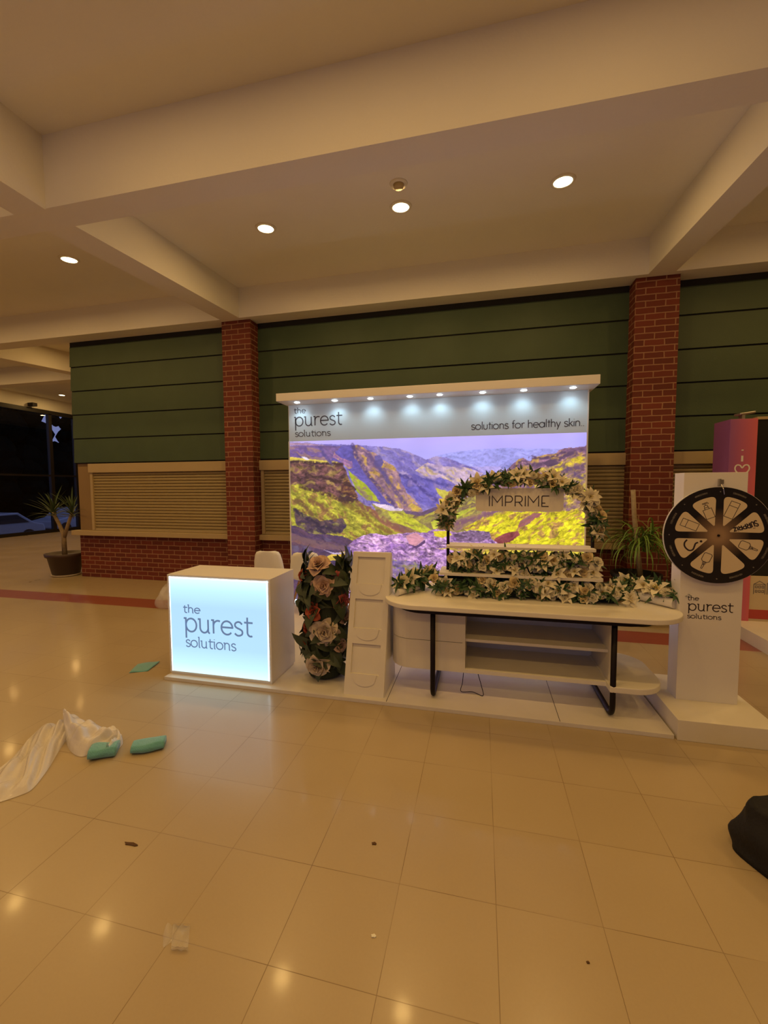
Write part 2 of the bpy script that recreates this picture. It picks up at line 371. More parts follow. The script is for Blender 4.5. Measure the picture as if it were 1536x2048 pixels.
# ------------------------------------------------------------------ lamps
ring = MB().lathe([(.088, 0), (.090, -.014), (.115, -.010), (.12, 0), (.10, .02)], n=28).mesh('lamp_ring', M['lampring'], True)
diff = MB().lathe([(.002, -.012), (.088, -.010), (.088, .004), (.002, .004)], n=28).mesh('lamp_diffuser', M['bulb'], True)
def glow(x, y, z):
    l = bpy.data.lights.new('downlight', 'AREA'); l.shape = 'DISK'; l.size = .19; l.energy = LAMP_W; l.color = LAMP_COL
    lo = bpy.data.objects.new('downlight_light', l); C.objects.link(lo); lo.location = (x, y, z-.02)
def lamp(x, y, z, label, slope=0, grp='ceiling downlights'):
    t = thing('ceiling_downlight', label, 'ceiling light', (x, y, z), grp)
    t.rotation_euler = (math.atan(slope), 0, 0)
    for nm, me in (('lamp_ring', ring), ('diffuser', diff)):
        o = bpy.data.objects.new(nm, me); C.objects.link(o); o.parent = t
    glow(x, y, z)
SL = .0757
for x, lb in ((-2.47, 'round ceiling downlight glowing warm, above the lit desk, left of the smoke detector'), (-.87, 'round ceiling downlight right beside the smoke detector, middle of its bay'),
              (.765, 'round ceiling downlight nearest the right brick pillar, a tilted oval glow'), (-5.32, 'round ceiling downlight over the shuttered window left of the brick pillar')):
    lamp(x, 4.62, zc(4.62)-.002, lb, SL)
lamp(-14.9, 12.4, 5.078, 'small distant downlight just above the far glass wall')
lamp(-14.9, 10.2, 5.078, 'distant downlight above the far glass wall, hidden behind a beam')
# the rest of the hall's lamps, beyond the picture
for x in (-13.2, -11.6, -8.55, -6.95, 3.65, 5.25, 6.85): glow(x, 4.62, zc(4.62))
for x in (-8.55, -6.95, -5.32, -2.47, -.87, .765, 3.65, 5.25):
    for y in (1.6, -1.5): glow(x, y, 4.75)
for x in (-13.2, -11.6, -8.7): glow(x, 7.8, zc(7.8))
for p in ((-12.2, 12.4), (-12.2, 10.2), (-9.5, 12.4), (-9.5, 10.6), (-12.2, 15.5)): glow(*p, 5.08)

sd = thing('smoke_detector', 'round white smoke detector on the ceiling beside the middle downlight', 'smoke detector', (-.82, 4.24, zc(4.24)))
sd.rotation_euler = (math.atan(SL), 0, 0)
for nm, pr, mm in (('base', [(.005, -.012), (.085, -.012), (.09, 0), (.005, 0)], M['lampring']), ('sensor', [(.005, -.045), (.045, -.043), (.055, -.012), (.005, -.012)], M['cream'])):
    o = bpy.data.objects.new(nm, MB().lathe(pr, n=24).mesh(nm, mm, True)); C.objects.link(o); o.parent = sd

# ------------------------------------------------------------------ stroke lettering
def arc(cx, cy, rx, ry, a0, a1, n=14): return [(cx+rx*math.cos(R(a0+(a1-a0)*i/n)), cy+ry*math.sin(R(a0+(a1-a0)*i/n))) for i in range(n+1)]
def smooth(p, n=5):
    out = []
    for i in range(len(p)-1):
        p0, p1, p2, p3 = p[max(i-1, 0)], p[i], p[i+1], p[min(i+2, len(p)-1)]
        for k in range(n):
            t = k/n
            out.append(tuple(.5*((2*p1[j])+(-p0[j]+p2[j])*t+(2*p0[j]-5*p1[j]+4*p2[j]-p3[j])*t*t+(-p0[j]+3*p1[j]-3*p2[j]+p3[j])*t**3) for j in range(len(p1))))
    return out+[p[-1]]
S_ = smooth([(.66, .84), (.50, .98), (.30, 1), (.10, .88), (.09, .68), (.26, .55), (.48, .47), (.66, .34), (.66, .13), (.48, .01), (.25, 0), (.04, .14)])
G = {
 't': ([[(.28, 1.38), (.28, .28)]+arc(.54, .28, .26, .28, 180, 300), [(.02, 1), (.72, 1)]], .82),
 'h': ([[(-.04, 1.5), (.12, 1.5), (.12, 0)], [(.12, .6)]+arc(.47, .62, .35, .38, 170, 0)+[(.82, .15)]+arc(.92, .12, .10, .12, 180, 280, 5)], 1.12),
 'e': ([[(.03, .53), (.95, .53)]+arc(.49, .5, .47, .5, 4, 318, 24)], 1.1),
 'p': ([[(-.08, 1), (.10, 1), (.10, -.5)], arc(.56, .5, .46, .5, 0, 360, 28)], 1.22),
 'u': ([[(-.06, 1), (.12, 1), (.12, .38)]+arc(.47, .38, .35, .38, 180, 350), [(.82, 1), (.82, .15)]+arc(.94, .12, .12, .12, 180, 280, 5)], 1.16),
 'r': ([[(-.06, 1), (.12, 1), (.12, 0)], arc(.52, .56, .40, .42, 180, 65)], .78),
 's': ([S_], .82),
 'o': ([arc(.5, .5, .5, .5, 0, 360, 28)], 1.18),
 'l': ([[(-.04, 1.5), (.12, 1.5), (.12, .15)]+arc(.24, .14, .12, .14, 180, 280, 5)], .42),
 'i': ([[(-.04, 1), (.12, 1), (.12, .15)]+arc(.24, .14, .12, .14, 180, 280, 5), [(.12, 1.3), (.12, 1.38)]], .42),
 'n': ([[(-.06, 1), (.12, 1), (.12, 0)], [(.12, .6)]+arc(.47, .62, .35, .38, 170, 0)+[(.82, .15)]+arc(.92, .12, .10, .12, 180, 280, 5)], 1.12),
 ' ': ([], .55), '.': ([[(.1, 0), (.1, .1)]], .36),
 'F_t': ([[(.25, 1.42), (.25, 0)], [(.02, 1), (.5, 1)]], .6), 'F_l': ([[(.1, 1.6), (.1, 0)]], .32), 'F_i': ([[(.1, 1), (.1, 0)], [(.1, 1.35), (.1, 1.43)]], .32),
 'F_u': ([[(.08, 1), (.08, .36)]+arc(.42, .36, .34, .36, 180, 360)+[(.76, 1)]], .98),
 'F_n': ([[(.08, 1), (.08, 0)], arc(.42, .64, .34, .36, 180, 0)+[(.76, 0)]], .98),
 'F_h': ([[(.08, 1.6), (.08, 0)], arc(.42, .64, .34, .36, 180, 0)+[(.76, 0)]], .98),
 'F_r': ([[(.08, 1), (.08, 0)], arc(.40, .66, .32, .34, 180, 60)], .62),
 'F_f': ([[(.22, 0), (.22, 1.3)]+arc(.44, 1.3, .22, .26, 180, 60), [(0, 1), (.48, 1)]], .6),
 'F_a': ([arc(.48, .5, .46, .5, 0, 360, 24), [(.94, 1), (.94, 0)]], 1.16),
 'F_k': ([[(.08, 1.6), (.08, 0)], [(.66, 1), (.10, .45)], [(.24, .58), (.72, 0)]], .82),
 'F_y': ([[(0, 1), (.36, 0)], [(.74, 1), (.18, -.55)]], .84),
 'I': ([[(.08, 0), (.08, 1)]], .30), 'M': ([[(.08, 0), (.08, 1), (.60, .38), (1.12, 1), (1.12, 0)]], 1.36),
 'P': ([[(.08, 0), (.08, 1), (.5, 1)]+arc(.5, .7, .3, .3, 90, -90)+[(.12, .4)]], 1.0),
 'R': ([[(.08, 0), (.08, 1), (.5, 1)]+arc(.5, .7, .3, .3, 90, -90)+[(.12, .4)], [(.45, .4), (.80, 0)]], 1.02),
 'E': ([[(.75, 0), (.08, 0), (.08, .93), (.15, 1), (.80, 1)], [(.10, .32), (.42, .32)]], .9),
 'S': ([[(a*1.0, b) for a, b in S_]], .84), 'U': ([[(.08, 1), (.08, .32)]+arc(.38, .32, .30, .32, 180, 360)+[(.68, 1)]], .92),
 'U:': ([[(.08, 1), (.08, .32)]+arc(.38, .32, .30, .32, 180, 360)+[(.68, 1)], [(.25, 1.22), (.25, 1.3)], [(.52, 1.22), (.52, 1.3)]], .92),
 'I.': ([[(.08, 0), (.08, 1)], [(.08, 1.22), (.08, 1.3)]], .34), 'Z': ([[(.05, 1), (.65, 1), (.05, 0), (.68, 0)]], .85),
}
def text_strokes(chars, width=None, xh=1.0):
    x = 0; out = []
    for ch in chars:
        st, adv = G[ch]
        for s in st: out.append([(x+p[0], p[1]) for p in s])
        x += adv
    mx = max(p[0] for s in out for p in s); mn = min(p[0] for s in out for p in s)
    kx = (width/(mx-mn)) if width else xh
    return [[((p[0]-mn)*kx, p[1]*xh) for p in s] for s in out]
def stroke_mesh(m, strokes, wd, F, th=.002):
    """F maps (u, v, depth) to 3D; every stroke is a raised ribbon"""
    for s in strokes:
        q = [Vector(p) for p in s]; L = []; Rr = []
        closed = (q[0]-q[-1]).length < 1e-6 and len(q) > 3
        for i, p in enumerate(q):
            a = q[i-1] if i else (q[-2] if closed else p); b = q[i+1] if i < len(q)-1 else (q[1] if closed else p)
            d1 = (p-a); d2 = (b-p)
            if d1.length < 1e-9: d1 = d2
            if d2.length < 1e-9: d2 = d1
            d1 = d1.normalized(); d2 = d2.normalized(); t = d1+d2
            t = t.normalized() if t.length > 1e-6 else d1
            n = Vector((-t.y, t.x)); c = max(.45, n.dot(Vector((-d1.y, d1.x))))
            L.append(p+n*wd/2/c); Rr.append(p-n*wd/2/c)
        k = len(q); vs = [F(p.x, p.y, th) for p in L]+[F(p.x, p.y, th) for p in Rr]+[F(p.x, p.y, 0) for p in L]+[F(p.x, p.y, 0) for p in Rr]
        fs = []
        for i in range(k-1): fs += [(i, i+1, k+i+1, k+i), (i, 2*k+i, 2*k+i+1, i+1), (k+i, k+i+1, 3*k+i+1, 3*k+i)]
        fs += [(0, k, 3*k, 2*k), (k-1, 3*k-1, 4*k-1, 2*k-1)]
        m.add(vs, fs)
    return m
def front(y): return lambda u, v, d: (u, y-d, v)
def letters(strokes, x, z, wd, y, th=.002, m=None):
    return stroke_mesh(m or MB(), [[(a+x, b+z) for a, b in s] for s in strokes], wd, front(y), th)
def logo(parent, y, mt, the, pur, sol, wd, th=.002):
    """the: (x0,x1,base,xh) for each of the three words"""
    for nm, chars, (x0, x1, zb_, xh), k in (('lettering_the', 'the', the, .62), ('lettering_purest', 'purest', pur, 1), ('lettering_solutions', 'solutions', sol, .62)):
        letters(text_strokes(list(chars), x1-x0, xh), x0, zb_, wd*k, y, th).build(nm, mt, parent, recalc=False)

# ------------------------------------------------------------------ the print of the light wall
def vnoise(x, y, seed=0):
    xi = np.floor(x).astype(np.int64); yi = np.floor(y).astype(np.int64); fx_ = x-xi; fy_ = y-yi
    fx_ = fx_*fx_*(3-2*fx_); fy_ = fy_*fy_*(3-2*fy_)
    def h(a, b):
        n = (a*374761393+b*668265263+seed*1442695041) & 0xffffffff
        n = ((n ^ (n >> 13))*1274126177) & 0xffffffff
        return ((n ^ (n >> 16)) & 0xffff)/65535.0
    return (h(xi, yi)*(1-fx_)+h(xi+1, yi)*fx_)*(1-fy_)+(h(xi, yi+1)*(1-fx_)+h(xi+1, yi+1)*fx_)*fy_
def fbm(x, y, s, oct=4, seed=0):
    v = 0; a = .5; t = 0
    for k in range(oct): v = v+a*vnoise(x/s*2**k, y/s*2**k, seed+k); t += a; a *= .55
    return v/t
def inside(px, py, poly):
    r = np.zeros(px.shape, bool); n = len(poly)
    for i in range(n):
        x1, y1 = poly[i]; x2, y2 = poly[(i+1) % n]
        if y1 == y2: continue
        c = ((y1 > py) != (y2 > py)) & (px < (x2-x1)*(py-y1)/(y2-y1)+x1); r ^= c
    return r
def paint(px, py):
    wx = (fbm(px, py, 14, 4, 50)-.5)*9; wy = (fbm(px, py, 14, 4, 60)-.5)*9
    qx, qy = px+wx, py+wy
    n1 = fbm(px, py, 9, 4, 1); n2 = fbm(px+py*.8, py-px*.2, 7, 4, 2)
    col = np.zeros(px.shape+(3,))
    def mixc(a, b, t): t = np.clip(t, 0, 1)[..., None]; return np.array(a)*(1-t)+np.array(b)*t
    t = np.clip((py-862)/75, 0, 1)
    col[:] = mixc((203, 180, 255), (172, 170, 252), t*.7+(px-600)/1400+.25*(fbm(px*.4+py*.9, py, 22, 3, 5)-.5))
    def lay(poly, a, b, s=8, seed=0, dx=0., con=2.2, warp=1., third=None, dark=0.):
        """one field of the picture: strokes of colour a and b running along slope dx, flecked with a third colour"""
        m = inside(px+wx*warp, py+wy*warp, poly)
        if not m.any(): return
        X, Y_ = px[m], py[m]; c_, s_ = 1/math.hypot(1, dx), dx/math.hypot(1, dx)
        wq = (fbm(X, Y_, 16, 3, seed+5)-.5)*14
        U, V = X*c_+Y_*s_, -X*s_+Y_*c_+wq
        st = 3.0 if dx else 1.8
        n = .45*fbm(U/st, V, s*.7, 4, seed)+.3*fbm(X, Y_, s*3.2, 3, seed+9)+.25*fbm(U/1.3, V, 2.6, 3, seed+15)
        c = mixc(a, b, (n-.5)*con*1.15+.5)
        if third is not None:
            n3 = fbm(U/2.4, V, s*.9, 4, seed+31); k3 = np.clip((n3-.53)*5.5, 0, .72)[..., None]; c = c*(1-k3)+np.array(third)*k3
        f = fbm(U/2.2, V, 3.4, 3, seed+70); rg = 1-np.abs(2*fbm(U/2.6, V, 6.5, 4, seed+81)-1)*1.0
        sh_ = (f-.5)*(.34+dark*.8)-np.clip(rg-.92, 0, .08)*(1.2+dark*4)
        c = c*(1+sh_)[..., None]
        # soft outline towards the neighbouring field
        col[m] = c
    lay([(870,912),(900,905),(945,900),(1000,896),(1060,898),(1120,897),(1180,893),(1180,945),(860,945)], (160,160,238), (172,166,246), 20, 3, 0, 1.5, .3)
    lay([(862,930),(930,934),(1010,932),(1040,936),(1060,950),(900,956)], (165,155,225), (195,175,240), 8, 4, .5, 2, .3)
    lay([(1005,930),(1018,919),(1030,925),(1045,935),(1000,938)], (140,140,215), (160,155,230), 8, 4, .5, 2, .2)
    lay([(575,884),(605,885),(640,888),(718,890),(770,894),(798,897),(812,901),(830,909),(853,919),(865,914),(874,912),(885,914),(893,913),(905,920),(920,927),(945,935),(965,945),(985,1060),(575,1060)],
        (108,95,180), (150,135,205), 12, 6, .6, 2.4, .35, (185,160,195))
    lay([(855,925),(885,932),(930,935),(965,946),(960,985),(915,972),(880,958),(850,952),(830,940)], (170,145,195), (215,185,200), 9, 8, .7, 2.6, .5, (205,175,120))
    lay([(575,892),(640,891),(690,893),(700,905),(690,930),(660,925),(640,921),(575,915)], (95,78,140), (140,105,165), 9, 9, .3, 2.6, .4, (170,130,120))
    lay([(575,887),(600,886),(635,889),(645,891),(600,890),(575,891)], (190,150,175), (170,130,165), 8, 10, 0, 1, .1)
    lay([(682,893),(706,890),(710,918),(735,948),(765,985),(785,1015),(745,1010),(700,950),(688,928),(662,920),(670,905)], (92,82,165), (118,104,195), 10, 11, .5, 2, .5)
    lay([(668,905),(680,916),(704,922),(706,935),(695,938),(682,924),(664,915)], (190,130,170), (120,95,160), 5, 12, .5, 2, .4, (215,180,90))
    lay([(706,890),(718,890),(735,902),(752,908),(768,922),(790,935),(800,948),(812,985),(842,1015),(850,1030),(800,1017),(775,1005),(752,975),(722,936),(708,912)],
        (120,90,130), (190,145,150), 8, 13, .9, 3, .7, (216,170,70), .2)
    lay([(750,912),(760,910),(768,925),(762,935),(748,930)], (95,85,150), (115,98,165), 6, 14, .4, 2, .3)
    lay([(798,948),(815,950),(830,948),(858,960),(880,955),(900,962),(918,974),(908,982),(884,974),(872,990),(880,1012),(862,1013),(838,1005),(815,985),(803,965)], (88,80,165), (125,112,200), 8, 15, .7, 2.6, .5, (150,125,180))
    lay([(770,975),(782,975),(812,998),(848,1020),(835,1022),(800,1015)], (150,110,150), (195,150,110), 7, 16, .9, 2.5, .4, (225,190,70))
    lay([(872,975),(895,982),(912,982),(905,995),(890,1000),(875,988)], (190,180,80), (222,200,80), 6, 17, .5, 2, .5)
    lay([(696,940),(715,955),(735,972),(752,992),(760,1005),(735,1000),(715,985),(703,958)], (150,170,40), (196,196,60), 6, 18, .8, 2.2, .5, (150,115,130))
    # plateau and cliff
    lay([(575,913),(600,916),(640,920),(675,924),(684,928),(640,926),(575,924)], (222,196,70), (236,214,110), 7, 19, 0, 1.6, .12)
    lay([(602,913),(612,914),(620,920),(612,920)], (235,220,245), (235,220,245), 7, 19, 0, 1.6, .1)
    lay([(575,924),(640,926),(682,927),(692,942),(703,968),(718,995),(708,1005),(690,1004),(660,992),(630,982),(600,972),(575,972)],
        (72,48,62), (142,92,92), 8, 20, .15, 3, .5, (178,150,80), .5)
    lay([(690,955),(700,965),(714,990),(712,998),(690,990),(672,975),(680,985)], (90,50,60), (185,140,70), 5, 21, -.25, 4, .6)
    # big green slope
    lay([(575,972),(600,968),(630,980),(665,988),(690,1004),(716,1000),(740,1016),(765,1043),(802,1062),(826,1074),(792,1078),(750,1070),(732,1082),(700,1096),(575,1070)],
        (128,122,48), (206,196,66), 8, 22, .5, 3, .6, (142,92,70), .45)
    lay([(735,1015),(752,1022),(775,1040),(795,1058),(805,1068),(790,1064),(765,1048)], (150,95,90), (205,165,70), 6, 23, .7, 2.5, .5)
    lay([(588,1016),(612,1028),(640,1041),(664,1040),(684,1034),(692,1050),(684,1066),(640,1070),(612,1068),(592,1048),(588,1030)], (48,38,70), (110,84,84), 7, 24, .4, 3, .8, (150,140,70), .4)
    lay([(575,1050),(592,1052),(620,1066),(680,1072),(712,1084),(704,1100),(700,1140),(690,1260),(575,1260)], (62,48,92), (110,76,98), 14, 25, .3, 2.6, .6, (98,90,120), .1)
    lay([(575,1062),(640,1088),(700,1096),(700,1102),(640,1098),(575,1082)], (130,90,90), (100,74,110), 10, 26, .2, 2, .5)
    # valley
    lay([(742,1008),(770,1012),(802,1018),(832,1030),(868,1022),(905,1006),(960,985),(1180,985),(1180,1090),(860,1078),(822,1074),(800,1062),(768,1044)], (120,95,80), (176,168,78), 9, 27, -.5, 2.8, .5, (205,190,70))
    lay([(745,1006),(775,1010),(806,1018),(804,1022),(778,1021),(752,1012)], (236,214,236), (222,196,222), 6, 28, 0, 1, .15)
    lay([(806,1020),(842,1024),(870,1014),(884,1014),(860,1026),(838,1032),(812,1027)], (88,70,110), (120,90,120), 6, 29, 0, 2, .3)
    lay([(775,1022),(810,1026),(838,1044),(866,1062),(850,1068),(815,1058),(785,1040)], (176,180,50), (214,206,64), 6, 30, .5, 2.2, .3, (130,110,70))
    lay([(778,1045),(800,1048),(845,1066),(822,1074),(800,1064)], (120,85,80), (160,130,80), 6, 31, .5, 2.4, .3)
    lay([(862,1044),(905,1022),(955,1006),(960,1010),(905,1042),(868,1062)], (172,182,62), (216,206,70), 6, 32, -.6, 2, .3)
    lay([(862,1062),(905,1042),(985,1018),(1040,1018),(960,1045),(900,1066),(870,1070)], (140,98,120), (178,152,80), 6, 33, -.6, 3, .3)
    lay([(878,998),(896,996),(894,1012),(880,1014)], (230,176,60), (240,196,80), 6, 34, 0, 1.5, .3)
    # right hill
    lay([(1022,932),(1030,925),(1038,918),(1047,915),(1055,921),(1060,922),(1070,914),(1090,909),(1113,906),(1118,900),(1130,896),(1150,895),(1168,893),(1182,884),(1182,1100),(1000,1100),(960,990)],
        (108,78,112), (178,128,150), 8, 35, -.35, 3, .25, (222,176,74), .35)
    lay([(1060,945),(1100,930),(1140,915),(1182,905),(1182,1100),(1050,1100),(1040,1000)], (150,110,120), (224,196,56), 8, 36, -.4, 3.6, .8, (120,84,120), .4)
    lay([(1085,925),(1100,918),(1120,925),(1110,932),(1095,934)], (78,58,92), (96,70,100), 6, 37, -.3, 2, .5)
    lay([(925,1058),(975,1030),(1010,1022),(1060,1024),(1182,1020),(1182,1092),(980,1092),(975,1072)], (200,182,36), (244,232,44), 6, 38, -.5, 2.6, .6, (168,112,90), .45)
    lay([(1040,1042),(1068,1026),(1085,1026),(1060,1046),(1035,1056)], (168,84,90), (150,110,110), 5, 39, -.5, 2, .5)
    lay([(988,1078),(1010,1066),(1036,1062),(1040,1070),(1020,1084),(990,1090)], (112,40,56), (160,80,84), 5, 40, -.3, 2.5, .5)
    for P_, w_, c_ in (([(575,924),(640,926),(684,929)], 1.6, (60,38,52)), ([(600,972),(630,982),(662,992),(692,1006),(716,1000)], 1.8, (70,46,50)), ([(612,950),(660,958),(700,972)], 1.2, (60,38,50)), ([(640,975),(680,985),(712,992)], 1.2, (58,34,46)),
                       ([(670,962),(700,968),(712,980)], 1.0, (64,40,48)), ([(690,1006),(725,1028),(752,1050),(782,1066)], 2.2, (128,96,52)), ([(620,1000),(650,1020),(668,1038)], 2.6, (120,84,58)), ([(718,1008),(745,1024),(775,1046),(806,1064),(826,1072)], 3.2, (134,84,74)),
                       ([(592,1000),(612,1014),(630,1034)], 2.2, (112,84,56)), ([(706,890),(716,920),(738,952),(770,990),(792,1014)], 2.0, (84,66,120)), ([(735,905),(752,930),(770,950),(792,984),(812,1010)], 2.2, (104,80,128)),
                       ([(752,925),(768,948),(778,968)], 2.0, (90,78,140)), ([(640,893),(650,912),(664,930)], 1.6, (90,76,140)), ([(830,912),(848,930),(880,945),(905,958)], 1.4, (120,108,170)), ([(885,916),(905,930),(940,945)], 1.2, (134,118,180)),
                       ([(800,950),(830,962),(850,985),(872,1000)], 1.6, (72,64,140)), ([(845,955),(872,965),(900,972)], 1.4, (76,70,150)), ([(885,1030),(930,1016),(985,1002)], 2.0, (120,88,88)), ([(905,1050),(960,1034),(1010,1020)], 2.4, (128,86,110)),
                       ([(1040,925),(1075,930),(1110,922),(1150,905)], 2.0, (88,64,96)), ([(1060,915),(1090,916),(1130,906)], 1.4, (84,60,94)), ([(1020,960),(1060,965),(1110,950),(1170,930)], 2.4, (104,76,104)), ([(1130,935),(1150,950),(1175,955)], 3.0, (96,72,110)),
                       ([(585,1075),(630,1084),(690,1098)], 2.4, (118,88,96)), ([(590,1020),(630,1046),(670,1062)], 2.2, (40,32,62))):
        ex, ey = px+wx*.5, py+wy*.6; k = np.zeros(px.shape)
        for (x1, y1), (x2, y2) in zip(P_[:-1], P_[1:]):
            L2 = (x2-x1)**2+(y2-y1)**2; t = np.clip(((ex-x1)*(x2-x1)+(ey-y1)*(y2-y1))/L2, 0, 1)
            k = np.maximum(k, np.clip(1.6-np.hypot(ex-x1-t*(x2-x1), ey-y1-t*(y2-y1))/(w_*1.7), 0, 1))
        k *= np.clip(fbm(px, py, 5, 3, int(P_[0][0]))*3-.7, 0, .95); col = col*(1-k[..., None])+np.array(c_)*k[..., None]
    # foreground rocks
    lay([(692,1096),(706,1080),(722,1071),(745,1066),(765,1071),(800,1068),(830,1064),(850,1066),(868,1058),(892,1060),(910,1064),(930,1062),(972,1066),(985,1078),(1000,1092),(1182,1094),(1182,1300),(692,1300)],
        (140,98,165), (228,178,222), 4.5, 41, .25, 3.4, .6, None, .75)
    lay([(700,1150),(760,1120),(830,1122),(856,1140),(860,1260),(700,1260)], (98,82,140), (176,138,182), 5, 46, .2, 3, .7, (160,150,90), .4)
    lay([(812,1072),(832,1065),(850,1078),(832,1092),(818,1088)], (226,158,172), (206,140,160), 12, 42, 0, 1.2, .25)
    lay([(818,1088),(832,1092),(850,1080),(850,1086),(832,1098)], (90,60,110), (90,60,110), 12, 42, 0, 1.2, .2)
    lay([(868,1062),(898,1062),(905,1070),(885,1076),(868,1072)], (214,190,40), (240,222,60), 5, 43, 0, 2, .4)
    lay([(905,1068),(940,1060),(978,1064),(984,1078),(945,1084),(915,1082)], (92,68,100), (190,150,200), 5, 44, 0, 3, .4)
    lay([(870,1096),(1182,1096),(1182,1115),(960,1110),(930,1104)], (190,160,60), (240,216,70), 5, 45, 0, 3, .6, (180,120,120), .4)
    lay([(655,1112),(670,1106),(694,1102),(694,1121),(650,1121)], (196,160,56), (236,204,90), 6, 46, .5, 2, .1)
    lay([(694,1092),(700,1094),(704,1125),(694,1200)], (86,76,140), (86,76,140), 6, 46, .5, 2, .1)
    lay([(646,1099),(670,1106),(690,1104),(688,1108),(668,1109)], (190,170,210), (180,160,200), 6, 46, .5, 1, .1)
    sh = (fbm(px, py, 60, 2, 90)-.5)*.12+1
    col = np.clip(col*sh[..., None]/255., 0, 1)
    return np.where(col <= .04045, col/12.92, ((col+.055)/1.055)**2.4)

LX0, LX1, LY = -2.705, 1.272, 5.60
wall = thing('lit_display_wall', 'large backlit display wall with a valley landscape print and a row of small spotlights', 'display wall', ((LX0+LX1)/2, LY+.1, .03))
MB().box(LX0, LX1, LY+.006, LY+.16, .0, 2.86).build('cabinet', M['white'], wall, bevel=.003)
header = MB().box(LX0+.012, LX1-.012, LY-.002, LY+.006, 2.345, 2.858).build('header_panel', mat('header panel', (.62, .70, .77), .5, emit=(.45, .62, .80), estr=.06), wall)
NX, NZ = 560, 340
gx = np.linspace(LX0+.018, LX1-.006, NX+1); gz = np.linspace(.045, 2.345, NZ+1)
GX, GZ = np.meshgrid(gx, gz)
# artwork laid out in image pixels: fixed camera projection from the panel's metres
AW = [[115.4161, -9.12008711, 959.448968], [-40.2561449, -161.462628, 1227.56986], [-0.040656705, -0.0109534985, 1.0]]
qw = AW[2][0]*GX+AW[2][1]*GZ+AW[2][2]
colr = paint((AW[0][0]*GX+AW[0][1]*GZ+AW[0][2])/qw, (AW[1][0]*GX+AW[1][1]*GZ+AW[1][2])/qw)
me = bpy.data.meshes.new('landscape_print')
co = np.stack([GX, np.full_like(GX, LY-.001), GZ], -1).reshape(-1, 3)-np.array(wall.location)
idx = np.arange((NX+1)*(NZ+1)).reshape(NZ+1, NX+1)
quads = np.stack([idx[:-1, :-1], idx[:-1, 1:], idx[1:, 1:], idx[1:, :-1]], -1).reshape(-1, 4)
me.vertices.add(len(co)); me.vertices.foreach_set('co', co.ravel())
me.loops.add(quads.size); me.loops.foreach_set('vertex_index', quads.ravel().astype(np.int32))
me.polygons.add(len(quads)); me.polygons.foreach_set('loop_start', np.arange(0, quads.size, 4, dtype=np.int32))
try: me.polygons.foreach_set('loop_total', np.full(len(quads), 4, np.int32))
except Exception: pass
me.update(calc_edges=True)
at = me.color_attributes.new('artwork', 'FLOAT_COLOR', 'POINT')
at.data.foreach_set('color', np.concatenate([colr.reshape(-1, 3), np.ones((len(co), 1))], 1).ravel().astype(np.float32))
pm = bpy.data.materials.new('backlit fabric print'); pm.use_nodes = True; nt = pm.node_tree; b = nt.nodes['Principled BSDF']
ca = nt.nodes.new('ShaderNodeVertexColor'); ca.layer_name = 'artwork'
b.inputs['Base Color'].default_value = (.05, .05, .05, 1); b.inputs['Roughness'].default_value = .8
nt.links.new(ca.outputs['Color'], b.inputs['Emission Color']); b.inputs['Emission Strength'].default_value = 1.0
me.materials.append(pm)
po = bpy.data.objects.new('landscape_print', me); C.objects.link(po); po.parent = wall
MB().box(LX0+.002, LX0+.018, LY-.012, LY+.01, .045, 2.345).box(LX1-.014, LX1+.002, LY-.012, LY+.01, .045, 2.86).box(LX0, LX1, LY-.02, LY+.006, .03, .045).build('edge_profile', M['white'], wall)
MB().box(LX0+.05, LX1-.05, LY-.045, LY-.02, .031, .05).build('led_strip', M['strip'], wall)
corn = MB().box(LX0-.03, LX1+.05, 5.30, LY+.16, 2.86, 2.965).build('cornice', M['white'], wall, bevel=.003)
for x in (-2.49, -1.94, -1.44, -.91, -.525, .01, .50, 1.06):
    MB().lathe([(.002, -.006), (.03, -.006), (.036, -.002), (.036, .004), (.002, .004)], (x, 5.44, 2.86), 16).build('spotlight', M['led'], corn, smooth=True)
    l = bpy.data.lights.new('wall_spot', 'SPOT'); l.energy = SPOT_W; l.color = (.60, .90, 1); l.spot_size = R(125); l.spot_blend = .8; l.shadow_soft_size = .03
    lo = bpy.data.objects.new('wall_spot_light', l); C.objects.link(lo); lo.location = (x, 5.45, 2.845); lo.rotation_euler = (R(14), 0, 0)
logo(header, LY-.002, M['lettering'], (-2.61, -2.435, 2.742, .050), (-2.612, -1.888, 2.561, .125), (-2.597, -2.066, 2.412, .058), .0165)
F_ = lambda s: [('F_'+c if 'F_'+c in G else c) for c in s]
letters(text_strokes(F_('solutions for healthy skin..'), 1.345, .062), -.126, 2.425, .0108, LY-.002).build('lettering_tagline', M['lettering'], header, recalc=False)

# ------------------------------------------------------------------ platform
pl = thing('exhibition_platform', 'low white laminate platform under the lit display wall and counters', 'platform', (-.72, 3.05, 0))
MB().box(-2.705, 1.272, 3.055, 5.604, 0, .03).build('deck', M['platform'], pl, bevel=.002)
for x in (-.70, .56): MB().box(x-.002, x+.002, 3.06, 5.5, .0295, .0306).build('deck_joint', M['dark'], pl)

